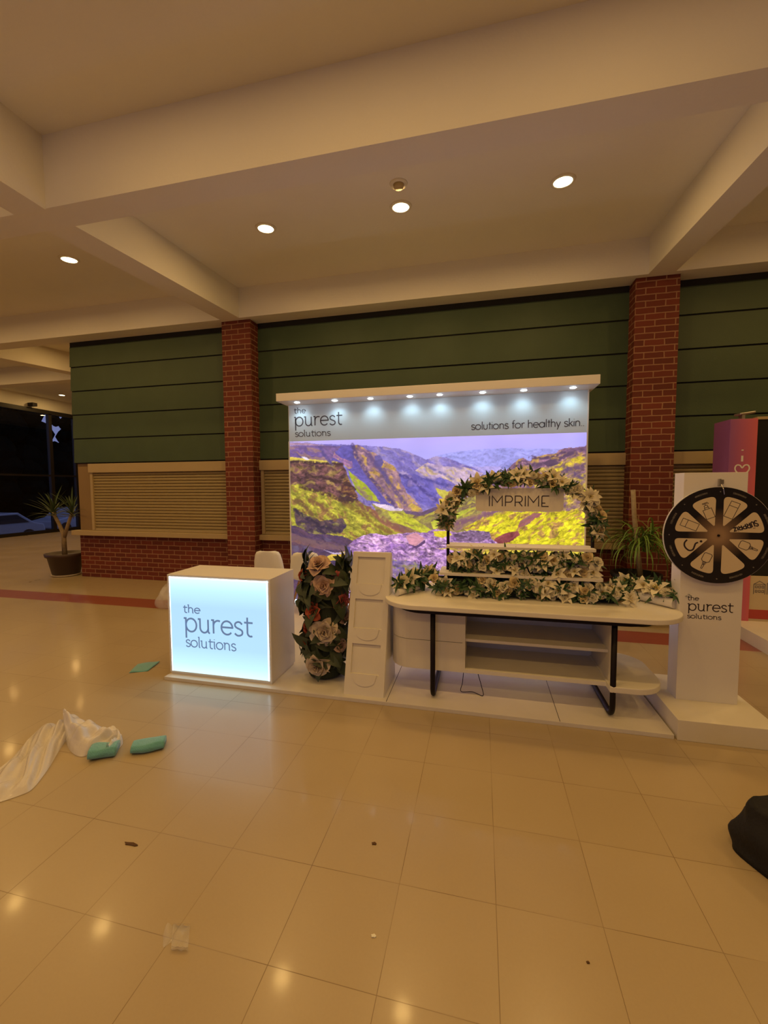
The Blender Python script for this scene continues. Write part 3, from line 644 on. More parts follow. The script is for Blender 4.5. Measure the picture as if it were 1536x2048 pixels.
# ------------------------------------------------------------------ lit reception desk
dk = thing('reception_desk', 'white box counter with a glowing pale blue front on the left of the platform', 'counter', (-2.2, 3.33, .03))
X0, X1, Y0, Y1, Z0, Z1 = -2.69, -1.695, 3.115, 3.56, .05, .93
m = MB().prism([(X0, Y0), (X0, Y1), (X1, Y1), (X1, Y0), (X1-.02, Y0), (X1-.02, Y0+.035), (X0+.02, Y0+.035), (X0+.02, Y0)], Z0+.012, Z1-.02)
m.box(X0, X1, Y0, Y1, Z1-.02, Z1).box(X0, X1, Y0, Y1, Z0, Z0+.012).build('cabinet', M['white'], dk)
MB().box(X0+.006, X1-.006, Y0+.006, Y1-.02, .03, .05).build('plinth', M['whitem'], dk)
def glow_mat():
    m = bpy.data.materials.new('glowing acrylic'); m.use_nodes = True; nt = m.node_tree; b = nt.nodes['Principled BSDF']; L = nt.links
    tc = nt.nodes.new('ShaderNodeTexCoord'); sp = nt.nodes.new('ShaderNodeSeparateXYZ'); L.new(tc.outputs['Object'], sp.inputs[0])
    # led tubes run along the top and the bottom edge behind the acrylic
    mr = nt.nodes.new('ShaderNodeMapRange'); mr.inputs[1].default_value = .035; mr.inputs[2].default_value = .88; L.new(sp.outputs[2], mr.inputs[0])
    cr = nt.nodes.new('ShaderNodeValToRGB'); e = cr.color_ramp.elements
    e[0].position = 0; e[0].color = (.72, 1.0, 1.0, 1); e[1].position = 1; e[1].color = (.72, 1.0, 1.0, 1)
    for p, c in ((.10, (.52, .86, .98)), (.28, (.40, .68, .93)), (.7, (.39, .66, .94)), (.88, (.50, .84, .98))):
        q = cr.color_ramp.elements.new(p); q.color = (*c, 1)
    L.new(mr.outputs[0], cr.inputs[0]); L.new(cr.outputs[0], b.inputs['Emission Color']); b.inputs['Emission Strength'].default_value = 1.15
    b.inputs['Base Color'].default_value = (.1, .1, .1, 1); b.inputs['Roughness'].default_value = .3
    return m
gp = MB().box(-2.668, -1.718, Y0-.002, Y0+.03, .065, .91).build('light_panel', glow_mat(), dk)
MB().box(-2.668, -1.718, Y0-.003, Y0, .902, .910).box(-1.7265, -1.718, Y0-.003, Y0, .065, .91).box(-2.668, -2.662, Y0-.003, Y0, .065, .91).build('bright_edge', M['strip'], gp)
logo(gp, Y0-.002, mat('blue grey lettering', (.05, .07, .12), .5, emit=(.12, .19, .33), estr=1.0), (-2.533, -2.366, .600, .046), (-2.531, -1.862, .433, .117), (-2.515, -2.027, .297, .060), .0155)

# ------------------------------------------------------------------ leaning display board with three recesses
bd = thing('display_board', 'tall narrow white board with three stacked recesses standing at the platform front', 'display board', (-.9, 3.12, .03))
def bp_(u, v, d=0):   # u across, v up the face, d into the board
    return (-1.062+u, 3.108+v*.262+d*.97, .03+v*.965-d*.0)
BW, BH = .33, 1.145
def bbox(m, u0, u1, v0, v1, d0, d1):
    vs = [bp_(u, v, d) for u in (u0, u1) for d in (d0, d1) for v in (v0, v1)]
    return m.add(vs, [(0,1,3,2), (4,6,7,5), (0,4,5,1), (2,3,7,6), (0,2,6,4), (1,5,7,3)])
m = MB(); T = .02; fr = .045
vr = [(.16, .395), (.515, .755), (.875, 1.105)]
bbox(m, 0, fr, 0, BH, 0, T); bbox(m, BW-fr, BW, 0, BH, 0, T)
ed = [0]+[q for p in vr for q in p]+[BH]
for a, b_ in zip(ed[::2], ed[1::2]): bbox(m, fr, BW-fr, a, b_, 0, T)
m.build('face_frame', M['whitem'], bd)
bbox(MB(), 0.002, BW-.002, 0, BH, T, T+.012).build('back_panel', M['whitem'], bd)
for a, b_ in vr:   # the rounded pockets routed below each recess
    mm = MB(); pts = [(BW/2+.09*math.cos(R(t)), a-.035+.045*math.sin(R(t))*1.2) for t in range(180, 361, 15)]+[(BW/2+.10, a+.005), (BW/2-.10, a+.005)]
    n = len(pts); vs = [bp_(p[0], p[1], -.006) for p in pts]+[bp_(p[0], p[1], .0) for p in pts]
    mm.add(vs, [tuple(range(n))]+[(i, (i+1) % n, n+(i+1) % n, n+i) for i in range(n)]).build('card_pocket', M['whitem'], bd)
mm = MB()
for x in (-1.060, -.735):
    mm.add([(x, 3.125, .03), (x, 3.55, .03), (x, 3.44, 1.13), (x, 3.42, 1.13), (x+.006, 3.125, .03), (x+.006, 3.55, .03), (x+.006, 3.44, 1.13), (x+.006, 3.42, 1.13)],
           [(0,3,2,1), (4,5,6,7), (0,1,5,4), (1,2,6,5), (2,3,7,6), (3,0,4,7)])
mm.build('side_panel', M['white'], bd)

# ------------------------------------------------------------------ flower parts
def petal(m, L, W, base, az, el, curl, cup=.25, n=5, twist=0):
    """one petal: starts at base, grows outward at azimuth az, elevation el, curling down by curl"""
    rows = []
    p = Vector(base); e = el
    d = Vector((math.cos(az), math.sin(az), 0)); side = Vector((-math.sin(az), math.cos(az), 0))
    for i in range(n+1):
        t = i/n; wd = W*math.sin(PI*min(1, .12+.88*t**.8))*.5+.001
        nrm = -d*math.sin(e)+Vector((0,0,1))*math.cos(e)
        rows.append([p-side*wd+nrm*wd*cup, p.copy(), p+side*wd+nrm*wd*cup])
        p = p+(d*math.cos(e)+Vector((0,0,1))*math.sin(e))*(L/n); e -= curl/n
    vs = [q for r in rows for q in r]
    m.add(vs, [(i*3+k, i*3+k+1, (i+1)*3+k+1, (i+1)*3+k) for i in range(n) for k in (0, 1)])
def lily_mesh():
    m = MB()
    for k in range(6): petal(m, .085, .042 if k % 2 else .032, (0,0,.004*(k % 2)), k*PI/3, R(62 if k % 2 else 55), R(95), .35)
    me_n = len(m.f)
    for k in range(6):
        a = k*PI/3+.3; m.tube([(0,0,.01), (.012*math.cos(a), .012*math.sin(a), .05)], [.0012, .0022], 4)
    me = m.mesh('lily', [M['petal'], M['pistil']], True)
    for i, p in enumerate(me.polygons): p.material_index = 0 if i < me_n else 1
    return me
def rose_mesh(mt, n=16, r=.036):
    m = MB()
    for k in range(n):
        t = k/(n-1); a = k*2.4
        petal(m, r*(.85+.5*t), r*(.9+.7*t), (math.cos(a)*r*.18*t, math.sin(a)*r*.18*t, -r*.4*t+r*.25), a, R(88-48*t), R(15+75*t), .55, 4)
    return m.mesh('rose', mt, True)
def mum_mesh():
    m = MB()
    for k in range(70):
        ph = math.acos(1-k/70*1.15); a = k*2.4
        petal(m, .030, .011, (0, 0, .008), a, PI/2-ph, R(25), .3, 3)
    return m.mesh('chrysanthemum', M['petal'], True)
def sprig_mesh(nl=7, L=.075, W=.016, mt=None):
    m = MB(); rn = random.Random(nl)
    for k in range(nl): petal(m, L*rn.uniform(.7, 1.1), W*rn.uniform(.8, 1.2), (0, 0, 0), k*2.4, R(rn.uniform(15, 60)), R(rn.uniform(20, 70)), .15, 4)
    return m.mesh('leaf_sprig', mt or M['leaf'], True)
LILY, ROSE, MUM = lily_mesh(), rose_mesh(M['rosec']), mum_mesh()
ROSE2 = rose_mesh(M['petal'])
SPR = [sprig_mesh(7), sprig_mesh(9, .06, .013), sprig_mesh(5, .085, .018)]
def face(d, spin=0):
    return (Vector(d).to_track_quat('Z', 'Y').to_matrix() @ Matrix.Rotation(spin, 3, 'Z'))
def garland(t, place, nf, nl, seed, fs=1.0):
    """place(i, rnd) -> position, direction"""
    rn = random.Random(seed)
    for i in range(nf):
        p, d = place((i+.5)/nf, rn); r = rn.random()
        me, nm, s = ((LILY, 'lily', .88) if r < .34 else (ROSE, 'rose', .95) if r < .6 else (ROSE2, 'rose', .85) if r < .76 else (MUM, 'chrysanthemum', 1.0))
        inst(me, nm, t, p, face(d, rn.uniform(0, 6)), s*fs*rn.uniform(.85, 1.15))
    for i in range(nl):
        p, d = place((i+.5)/nl, rn); d = (Vector(d)+Vector((rn.uniform(-.9, .9), rn.uniform(-.5, .3), rn.uniform(-.7, .9))))
        inst(rn.choice(SPR), 'leaf_sprig', t, Vector(p)-Vector((0, .012, 0)), face(d.normalized(), rn.uniform(0, 6)), fs*rn.uniform(.85, 1.25))

# ------------------------------------------------------------------ display table
tb = thing('display_table', 'long white table with rounded ends, black tube legs and an open shelf cabinet', 'table', (.3, 3.45, .03))
MB().prism(stadium(-.765, 1.405, 3.085, 3.90, .28, 12), .755, .792).build('tabletop', M['whitem'], tb, bevel=.006)
rim = stadium(-.66, 1.22, 3.13, 3.84, .22, 10); rim.append(rim[0])
MB().prism(stadium(-.66, 1.22, 3.125, 3.85, .24, 10), .722, .7545).build('support_rail', M['black'], tb)
for x in (-.352, .925):
    path = [(x, 3.17, .73), (x, 3.17, .13)]+[(x, 3.17+.08-.08*math.cos(R(a)), .13-.08*math.sin(R(a))) for a in range(15, 91, 15)]
    path += [(x, 3.70, .05)]+[(x, 3.70+.08*math.sin(R(a)), .13-.08*math.cos(R(a))) for a in range(15, 91, 15)]+[(x, 3.78, .73)]
    MB().tube(path, .0195, 12).build('leg_frame', M['black'], tb, smooth=True)
cb = MB()
CX0, CX1, CY0, CY1, CZ0, CZ1 = -.715, .935, 3.245, 3.74, .235, .722
cab = MB().box(-.108, CX1, CY0, CY1, CZ0, CZ0+.03).box(-.108, CX1, CY1-.015, CY1, CZ0, CZ1).box(CX1-.02, CX1, CY0, CY1, CZ0, CZ1).box(-.128, -.108, CY0, CY1, CZ0, CZ1).box(-.108, CX1, CY0, CY1, CZ1-.012, CZ1)
cab = cab.build('cabinet', M['whitem'], tb)
MB().box(-.108, CX1-.02, CY0+.03, CY1-.015, .475, .497).build('shelf', M['whitem'], tb)
def rounded_left(x0, x1, y0, y1, r, n=8):
    return [(x1, y0), (x1, y1), (x0+r, y1)]+[(x0+r-r*math.sin(R(90*k/n)), y1-r+r*math.cos(R(90*k/n))) for k in range(1, n+1)]+[(x0, y0+r)]+[(x0+r-r*math.cos(R(90*k/n)), y0+r-r*math.sin(R(90*k/n))) for k in range(1, n+1)]
MB().prism(rounded_left(CX0, -.128, CY0, CY1, .17), CZ0, .470).build('drawer', M['whitem'], tb)
MB().prism(rounded_left(CX0, -.128, CY0, CY1, .17), .474, CZ1).build('drawer', M['whitem'], tb)
MB().prism(rounded_left(CX0+.004, -.129, CY0+.004, CY1, .168), .468, .476).build('drawer_gap', M['dark'], tb)
MB().prism([(.90, 3.15), (.90, 3.84)]+[p for p in stadium(.30, 1.285, 3.15, 3.84, .22, 10) if p[0] > 1.0][::-1], .232, .276).build('bottom_shelf', M['whitem'], tb, bevel=.006)
cable = tag(MB().tube(smooth([(-.12, 3.33, .235), (-.13, 3.32, .12), (-.14, 3.31, .05), (-.05, 3.35, .036), (.03, 3.30, .038), (.02, 3.32, .10), (-.02, 3.33, .235)]), .003, 5).build('power_cable', M['black']), 'thin dark cable hanging in a loop under the display table', 'cable')

# rack on the tabletop
rk = thing('flower_rack', 'arched black rack with three white shelves and a name board on the display table', 'rack', (.3, 3.55, .792))
RX0, RX1, RY = -.268, .862, 3.56
for x in (RX0, RX1):
    MB().tube([(x, RY, .792), (x, RY, 1.42)], .013, 8).build('post', M['black'], rk)
def archp(t, r=0):
    a = PI*(1-t); return ((RX0+RX1)/2+((RX1-RX0)/2+.01+r)*math.cos(a), 1.40+(.36+r)*math.sin(a))
MB().tube([(archp(k/32)[0], RY, archp(k/32)[1]) for k in range(33)], .013, 8).build('arch', M['black'], rk, smooth=True)
m = MB(); n = 28   # flat black band behind the flowers on the arch
for k in range(n):
    (xa, za), (xb_, zb2) = archp(.35+.65*k/n, .035), archp(.35+.65*(k+1)/n, .035); (xc, zc2), (xd, zd2) = archp(.35+.65*k/n, .02), archp(.35+.65*(k+1)/n, .02)
    m.add([(xa, RY-.05, za), (xb_, RY-.05, zb2), (xd, RY-.05, zd2), (xc, RY-.05, zc2), (xa, RY+.05, za), (xb_, RY+.05, zb2), (xd, RY+.05, zd2), (xc, RY+.05, zc2)],
          [(0,1,2,3), (4,7,6,5), (0,4,5,1), (3,2,6,7)])
m.build('arch_band', M['black'], rk)
MB().prism(stadium(-.33, .915, 3.42, 3.70, .02, 3), .962, .984).build('shelf', M['whitem'], rk)
MB().prism(stadium(-.275, .868, 3.45, 3.68, .02, 3), 1.183, 1.203).build('shelf', M['whitem'], rk)
MB().box(-.30, .885, 3.56, 3.72, .792, .962).box(-.26, .85, 3.60, 3.70, .984, 1.10).build('back_box', M['whitem'], rk)
sb = [(-.04, 1.675), (-.04, 1.52)]+[(-.01-.03*math.cos(R(a)), 1.52-.03*math.sin(R(a))) for a in range(15, 91, 15)]+[(.60+.03*math.sin(R(a)), 1.52-.03*math.cos(R(a))) for a in range(0, 91, 15)]+[(.63, 1.675)]
sg = MB().prism(sb, 3.485, 3.50, 'y').build('name_board', M['whitem'], rk)
letters(text_strokes(list('IMPRIME'), .455, .082), .068, 1.531, .0072, 3.485, .0015).build('lettering', M['letter_dark'], sg, recalc=False)

def row_place(x0, x1, y, z0, z1, dy=.05):
    def f(t, rn): return (x0+(x1-x0)*t+rn.uniform(-.02, .02), y+rn.uniform(-dy, dy*.3), rn.uniform(z0, z1)), (rn.uniform(-.5, .5), -1, rn.uniform(-.1, .9))
    return f
g1 = thing('flower_row', 'dense row of cream lilies and roses on the tabletop, below the lowest rack shelf', 'flowers', (.3, 3.5, .792))
MB().box(-.36, 1.04, 3.47, 3.56, .793, .93).build('moss_base', M['core'], g1)
garland(g1, row_place(-.38, 1.10, 3.46, .81, .935), 84, 60, 11, 1.05)
g2 = thing('flower_row', 'dense row of cream lilies and roses on the middle shelf of the arched rack', 'flowers', (.3, 3.55, .984))
MB().box(-.22, .82, 3.52, 3.597, .985, 1.12).build('moss_base', M['core'], g2)
garland(g2, row_place(-.23, .87, 3.50, 1.0, 1.145), 72, 50, 12, 1.08)
def arch_place(t, rn):
    t = -.03+t*1.10
    if t <= 1: x, z = archp(t)
    else: x, z = RX1+.02, 1.40-(t-1)*1.3
    a = PI*(1-min(t, 1)); return (x+rn.uniform(-.035, .035), RY-.05+rn.uniform(-.03, .03), z+rn.uniform(-.05, .035)), (math.cos(a)*.5+rn.uniform(-.3, .3), -1, math.sin(a)*.5+rn.uniform(-.3, .3))
g3 = thing('flower_garland', 'arched garland of cream lilies, roses and dark leaves over the rack top', 'garland', (.3, 3.5, 1.4))
garland(g3, arch_place, 96, 62, 13, 1.15)
rn = random.Random(5)
for k in range(34):   # leaves pointing out of the arch's upper edge
    t = rn.uniform(0, 1); x, z = archp(t, .04); a = PI*(1-t)
    inst(rn.choice(SPR), 'leaf_sprig', g3, (x, RY-.03, z), face((math.cos(a)+rn.uniform(-.4, .4), -.3, math.sin(a)+rn.uniform(-.2, .4)), rn.uniform(0, 6)), rn.uniform(.7, 1.0))
def spray(label, p0, p1, seed, h, n=26):
    t = thing('flower_spray', label, 'flowers', p0)
    a, b = Vector(p0), Vector(p1)
    MB().tube([a, b], [.014, .014], 6).build('stem_bundle', M['leaf'], t)
    def pl_(u, r):
        q = a.lerp(b, u); return (q.x+r.uniform(-.035, .035), q.y+r.uniform(-.03, .03), q.z+r.uniform(0, h)), (r.uniform(-.6, .6), -.6, r.uniform(.2, 1))
    garland(t, pl_, n, n, seed, 1.35); return t
spray('spray of cream lilies and green leaves at the left end of the display table', (-.66, 3.42, .84), (-.40, 3.72, .90), 21, .05, 22)
spray('spray of large cream lilies and leaves at the right end of the display table', (1.10, 3.80, .84), (1.42, 3.42, .87), 22, .06, 28)
def roll(label, a, b, r):
    t = thing('paper_roll', label, 'roll', a)
    MB().tube([a, b], r, 20).build('roll_body', M['white'], t, smooth=False)
    d = (Vector(b)-Vector(a)).normalized()
    return t
roll('white roll lying under the flowers on the right end of the display table', (1.13, 3.72, .832), (1.385, 3.40, .832), .038)
roll('small white roll end lying under the flowers on the left end of the display table', (-.665, 3.33, .821), (-.50, 3.62, .821), .028)

# ------------------------------------------------------------------ flower pillar
fp = thing('flower_pillar', 'waist-high pillar of dark paper leaves with blush, ivory and coral giant blooms', 'flower arrangement', (-1.33, 3.42, .03))
MB().lathe([(.10, 0), (.15, .02), (.17, .5), (.15, .9), (.05, 1.0)], (-1.33, 3.42, .03), 14).build('core', M['core'], fp)
def big_leaf(L=.17, W=.085):
    m = MB()
    for az, k in ((0, 1), (1.9, .85), (-2.0, .8)): petal(m, L*k, W*k*.9, (0, 0, 0), az, R(32), R(60), .25, 6)
    return m.mesh('leaf', M['leafg'], True)
BL = [big_leaf(), big_leaf(.20, .10), big_leaf(.14, .075)]
rn = random.Random(9)
def pillar_pt(phi, z, r=.17):
    k = 1.0 if z > .75 else (.86 if .42 < z < .62 else .95)
    return (-1.33+r*k*math.sin(phi), 3.42-r*k*math.cos(phi), z)
for k in range(96):
    phi = rn.uniform(-2.2, 2.2); z = .16+.90*k/96
    d = Vector((math.sin(phi), -math.cos(phi), rn.uniform(-.5, .7)))
    q = face(d) @ Matrix.Rotation(rn.uniform(0, 6.3), 3, 'Z')
    inst(rn.choice(BL), 'leaf', fp, pillar_pt(phi, z, .145), q, rn.uniform(.95, 1.35)*(1.05 if z > .7 else 1))
def bloom(mt, n, r): 
    m = MB(); rr = random.Random(n)
    for k in range(n):
        t = k/(n-1); a = k*2.4+rr.uniform(-.2, .2)
        petal(m, r*(.75+.55*t), r*(1.0+.55*t), (math.cos(a)*r*.2*t, math.sin(a)*r*.2*t, r*(.35-.5*t)), a, R(95-62*t), R(30+85*t+rr.uniform(-10, 10)), .55, 6)
    return m.mesh('bloom', mt, True)
BI, BP, BC, BK = bloom(M['creamp'], 16, .095), bloom(M['peach'], 15, .085), bloom(M['coral'], 13, .06), bloom(M['pinkp'], 13, .06)
for nm, me, x, z, s, tilt in (('ivory_bloom', BI, -1.27, .47, 1.10, .1), ('ivory_bloom', BI, -1.33, .19, .95, -.2), ('blush_bloom', BP, -1.31, 1.03, .95, .9), ('blush_bloom', BP, -1.27, .87, 1.0, .1),
                              ('coral_bloom', BC, -1.37, .64, 1.15, .2), ('coral_bloom', BC, -1.50, .93, .9, .2), ('coral_bloom', BC, -1.47, .47, .9, -.5), ('coral_bloom', BC, -1.48, .36, .8, -.9),
                              ('pink_bloom', BK, -1.14, .72, 1.2, .0), ('blush_bloom', BP, -1.12, .57, .85, .0), ('pink_bloom', BK, -1.17, .93, .8, .3), ('blush_bloom', BP, -1.15, .33, .7, 0.)):
    phi = math.asin(max(-1, min(1, (x+1.33)/.20)))
    inst(me, nm, fp, pillar_pt(phi, z, .175), face((math.sin(phi), -math.cos(phi), tilt), x*9), s)

# ------------------------------------------------------------------ prize wheel stand
ws = thing('prize_wheel_stand', 'white column on a square base carrying a round black prize wheel', 'prize wheel', (1.59, 3.45, 0))
MB().box(1.288, 1.872, 3.05, 3.78, 0, .14).build('base', M['whitem'], ws, bevel=.003)
col_ = MB().box(1.395, 1.78, 3.352, 3.50, .14, 1.78).build('column', M['white'], ws, bevel=.002)
logo(col_, 3.352, M['letter_dark'], (1.445, 1.515, .874, .021), (1.447, 1.729, .801, .047), (1.449, 1.657, .744, .022), .0066, .001)
WX, WZ, WY, WR = 1.600, 1.345, 3.318, .334
def disc(y0, y1, r, n=64): return MB().prism([(WX+r*math.cos(2*PI*k/n), WZ+r*math.sin(2*PI*k/n)) for k in range(n)], y0, y1, 'y')
def wheel_mat():
    m = bpy.data.materials.new('wheel print'); m.use_nodes = True; nt = m.node_tree; b = nt.nodes['Principled BSDF']; L = nt.links
    tc = nt.nodes.new('ShaderNodeTexCoord'); vm = nt.nodes.new('ShaderNodeVectorMath'); vm.operation = 'DISTANCE'; vm.inputs[1].default_value = (WX-1.59, WY-3.45, WZ)
    L.new(tc.outputs['Object'], vm.inputs[0])
    cr = nt.nodes.new('ShaderNodeValToRGB'); e = cr.color_ramp.elements; e[0].position = .035; e[0].color = (.36, .24, .15, 1); e[1].position = .19; e[1].color = (.012, .010, .015, 1)
    q = cr.color_ramp.elements.new(.09); q.color = (.17, .11, .075, 1)
    L.new(vm.outputs['Value'], cr.inputs[0]); L.new(cr.outputs[0], b.inputs['Base Color']); b.inputs['Roughness'].default_value = .35
    return m
wh = disc(WY-.004, WY, WR).build('wheel', wheel_mat(), ws)
disc(WY, WY+.014, WR+.003).build('wheel_back', M['disc_edge'], wh)
MB().tube([(WX, WY-.01, WZ), (WX, 3.352, WZ)], .008, 10).build('axle', M['black'], ws)
WM = lambda a: (lambda u, v, d: (WX+u*math.cos(a)-v*math.sin(a), WY-.004-d, WZ+u*math.sin(a)+v*math.cos(a)))
def wedge_pts():
    # in a frame whose x axis runs along the wedge's middle: rounded sector with parallel-offset sides
    off = .0235; h = R(22.5); ro = .81*WR; tip = off/math.sin(h)
    pts = []
    def on_side(r, s): # point at distance along side line
        return (tip+r*math.cos(h), s*r*math.sin(h))
    rl = 0
    # side length to outer circle
    a = tip; k = ro; c = math.cos(h); r_ = -a*c+math.sqrt(a*a*c*c-(a*a-k*k))
    cr = .032
    pa = on_side(r_-cr, -1); pb = on_side(r_-cr, 1); ca = math.atan2(on_side(r_, 1)[1], on_side(r_, 1)[0])-cr/ro
    pts = [(tip+.012, 0-.004), pa]
    q0 = on_side(r_, -1); q1 = on_side(r_, 1)
    def bez(p, q, r, n=6): return [((1-t)**2*p[0]+2*t*(1-t)*q[0]+t*t*r[0], (1-t)**2*p[1]+2*t*(1-t)*q[1]+t*t*r[1]) for t in [i/n for i in range(1, n+1)]]
    pts += bez(pa, q0, (ro*math.cos(-ca), ro*math.sin(-ca)))
    pts += [(ro*math.cos(-ca+2*ca*i/10), ro*math.sin(-ca+2*ca*i/10)) for i in range(1, 11)]
    pts += bez(pts[-1], q1, pb)+[(tip+.012, .004)]
    return pts
WP = wedge_pts()
rect = lambda x0, x1, y0, y1: [(x0, y0), (x1, y0), (x1, y1), (x0, y1), (x0, y0)]
# drawings use u = outward, v = sideways
bottle = [[(.145, -.026), (.138, -.018), (.138, .018), (.145, .026), (.190, .026), (.200, .016), (.200, -.016), (.190, -.026), (.145, -.026)]]
cap = [[(.205, -.013), (.205, .013)], [(.212, -.012), (.212, .012)], [(.2175, -.009), (.2175, .009)], [(.222, -.006), (.222, .006)], [(.222, -.006), (.250, -.004), (.252, 0), (.250, .004), (.222, .006)]]
pump = [rect(.130, .196, -.027, .027), [(.196, -.013), (.208, -.013), (.208, .013), (.196, .013)], [(.208, -.010), (.224, -.010), (.224, .010), (.208, .010)], [(.224, 0), (.236, 0)], [(.236, -.020), (.236, .016)], [(.242, -.018), (.242, .016)], [(.236, -.020), (.228, -.021)]]
jar = [rect(.138, .246, -.026, .026), [(.212, -.026), (.212, .026)]]
tube_ = [rect(.135, .248, -.028, .028), [(.216, -.028), (.216, .028)]]
qm = [smooth([(.185, -.034), (.205, -.022), (.212, 0), (.200, .026), (.178, .030), (.160, .012), (.150, .002), (.135, 0)])]
art = {67.5: (tube_, .003), 112.5: (pump, .003), 157.5: (jar, .003), 247.5: (bottle+cap, .0033), 337.5: (bottle+cap, .0033)}
def big(st): return [[(.163+(p[0]-.163)*1.12, p[1]*1.22) for p in s_] for s_ in st]
for k in range(8):
    a = 22.5+45*k; n = len(WP); Fm = WM(R(a)); m = MB()
    m.add([Fm(p[0], p[1], .0012) for p in WP]+[Fm(p[0], p[1], -.001) for p in WP], [tuple(range(n))]+[(i, (i+1) % n, n+(i+1) % n, n+i) for i in range(n)])
    sg_ = m.build('wheel_field', M['wedge'], wh)
    F2 = lambda u, v, d, Fm=Fm: Fm(u, v, d+.0012)
    if a in art:
        stroke_mesh(MB(), art[a][0], art[a][1], F2, .0008).build('drawing', M['letter_dark'], sg_, recalc=False)
    if a == 202.5:
        stroke_mesh(MB(), big(qm), .010, F2, .0008).build('question_mark', M['letter_dark'], sg_, recalc=False)
        stroke_mesh(MB(), [arc(.112, 0, .004, .004, 0, 360, 10)], .008, F2, .0008).build('question_dot', M['letter_dark'], sg_, recalc=False)
    if a == 22.5:
        st = text_strokes(['S', 'U:', 'R', 'P', 'R', 'I.', 'Z'], .145, .034)
        hh = [[(.243-p[0], .012-p[1]*(1.15-p[0]*3.4)+.004) for p in s] for s in st]
        stroke_mesh(MB(), hh, .0072, F2, .0008).build('lettering', M['letter_dark'], sg_, recalc=False)
m = MB()
rr = random.Random(2)
for k in range(8):    # small captions round the rim, too small to read
    a0 = R(22.5+45*k); x = -.04
    while x < .04:
        w_ = rr.uniform(.003, .006); a = a0+(x)/(.905*WR)
        stroke_mesh(m, [[(.885*WR, 0), (.925*WR, 0)]] if rr.random() < .5 else [[(.89*WR, -.0015), (.905*WR, .0015), (.92*WR, -.0015)]], .0012, WM(a), .0006)
        x += w_
m.build('rim_caption', mat('faded caption', (.35, .32, .28), .6), wh, recalc=False)
m = MB()
for k in range(8):
    a = R(45*k); m.lathe([(.001, -.002), (.004, -.002), (.004, .002), (.001, .002)], (0, 0, 0), 8)
    for i in range(32): 
        v = m.v[-32+i]; m.v[-32+i] = (WX+.905*WR*math.cos(a)+v[0], WY-.006+v[2], WZ+.905*WR*math.sin(a)+v[1])
m.build('rim_pin', M['metal'], wh)
disc(WY-.008, WY-.004, .007, 12).build('hub_bolt', M['black'], wh)
MB().box(1.60, 1.612, 3.330, 3.352, 1.688, 1.735).box(1.618, 1.632, 3.340, 3.352, 1.70, 1.73).build('pointer_bracket', M['metal'], ws)
MB().tube([(1.612, 3.33, 1.695), (1.616, 3.309, 1.665), (1.622, 3.309, 1.628)], .003, 6).build('pointer', M['metal'], ws)

# ------------------------------------------------------------------ pink stand at the right edge
pk = thing('pink_display_stand', 'pink display stand with a white heart and a black screen panel at the right edge', 'display stand', (3.2, 5.6, 0))
MB().box(2.80, 4.8, 3.6, 6.05, 0, .14).build('base', M['platform'], pk)
def pink_mat():
    m = mat('pink gradient print', (.6, .12, .18), .55); nt = m.node_tree; b = nt.nodes['Principled BSDF']; L = nt.links
    tc = nt.nodes.new('ShaderNodeTexCoord'); sp = nt.nodes.new('ShaderNodeSeparateXYZ'); L.new(tc.outputs['Object'], sp.inputs[0])
    cr = nt.nodes.new('ShaderNodeValToRGB'); e = cr.color_ramp.elements; e[0].position = .15; e[0].color = (.30, .10, .30, 1); e[1].position = .85; e[1].color = (.66, .14, .17, 1)
    ad = nt.nodes.new('ShaderNodeMath'); ad.operation = 'MULTIPLY_ADD'; ad.inputs[1].default_value = 2.6; ad.inputs[2].default_value = 1.40
    L.new(sp.outputs[0], ad.inputs[0]); L.new(ad.outputs[0], cr.inputs[0]); L.new(cr.outputs[0], b.inputs['Base Color'])
    return m
pc = MB().box(2.725, 2.99, 5.50, 5.84, .14, 2.43).build('column', pink_mat(), pk, bevel=.004)
stroke_mesh(MB(), [[(2.853, 1.955), (2.853, 2.02)], [(2.853, 2.075), (2.853, 2.088)]], .020, front(5.50)).build('lettering_i', M['letter_light'], pc, recalc=False)
ht = smooth([(2.857, 1.79), (2.80, 1.845), (2.788, 1.885), (2.805, 1.915), (2.835, 1.912), (2.857, 1.885), (2.879, 1.912), (2.909, 1.915), (2.926, 1.885), (2.914, 1.845), (2.857, 1.79)])
stroke_mesh(MB(), [ht], .014, front(5.50)).build('heart', M['letter_light'], pc, recalc=False)
MB().box(2.99, 4.4, 5.53, 5.60, .66, 2.42).build('screen_panel', M['potb'], pk)
MB().box(2.99, 4.4, 5.52, 5.60, 2.42, 2.45).build('top_trim', M['cream'], pk)
lowp = MB().box(2.99, 4.4, 5.51, 5.60, .275, .66).build('lower_panel', M['beige'], pk)
MB().box(2.99, 4.4, 5.505, 5.60, .17, .275).build('red_band', M['red'], pk)
MB().box(2.99, 4.4, 5.51, 5.60, .14, .17).build('kick_board', M['beige'], pk)
st = []
for x0, w_, h_ in ((3.03, .11, .15), (3.16, .14, .17), (3.32, .12, .14), (3.46, .15, .18)):
    z0 = .455; st += [[(x0, z0), (x0, z0+h_*.75), (x0+w_/2, z0+h_), (x0+w_, z0+h_*.75), (x0+w_, z0)], [(x0, z0+h_*.75), (x0+w_, z0+h_*.75)]]
    for i in range(3):
        for j in range(2): st.append(rect(x0+w_*(.14+.29*i), x0+w_*(.14+.29*i)+.018, z0+.02+.05*j, z0+.045+.05*j))
stroke_mesh(MB(), st, .005, front(5.51)).build('house_drawing', M['lettering'], lowp, recalc=False)
cl = thing('clip_lamp', 'small metal clip lamp on top of the pink display column', 'lamp', (2.93, 5.6, 2.43))
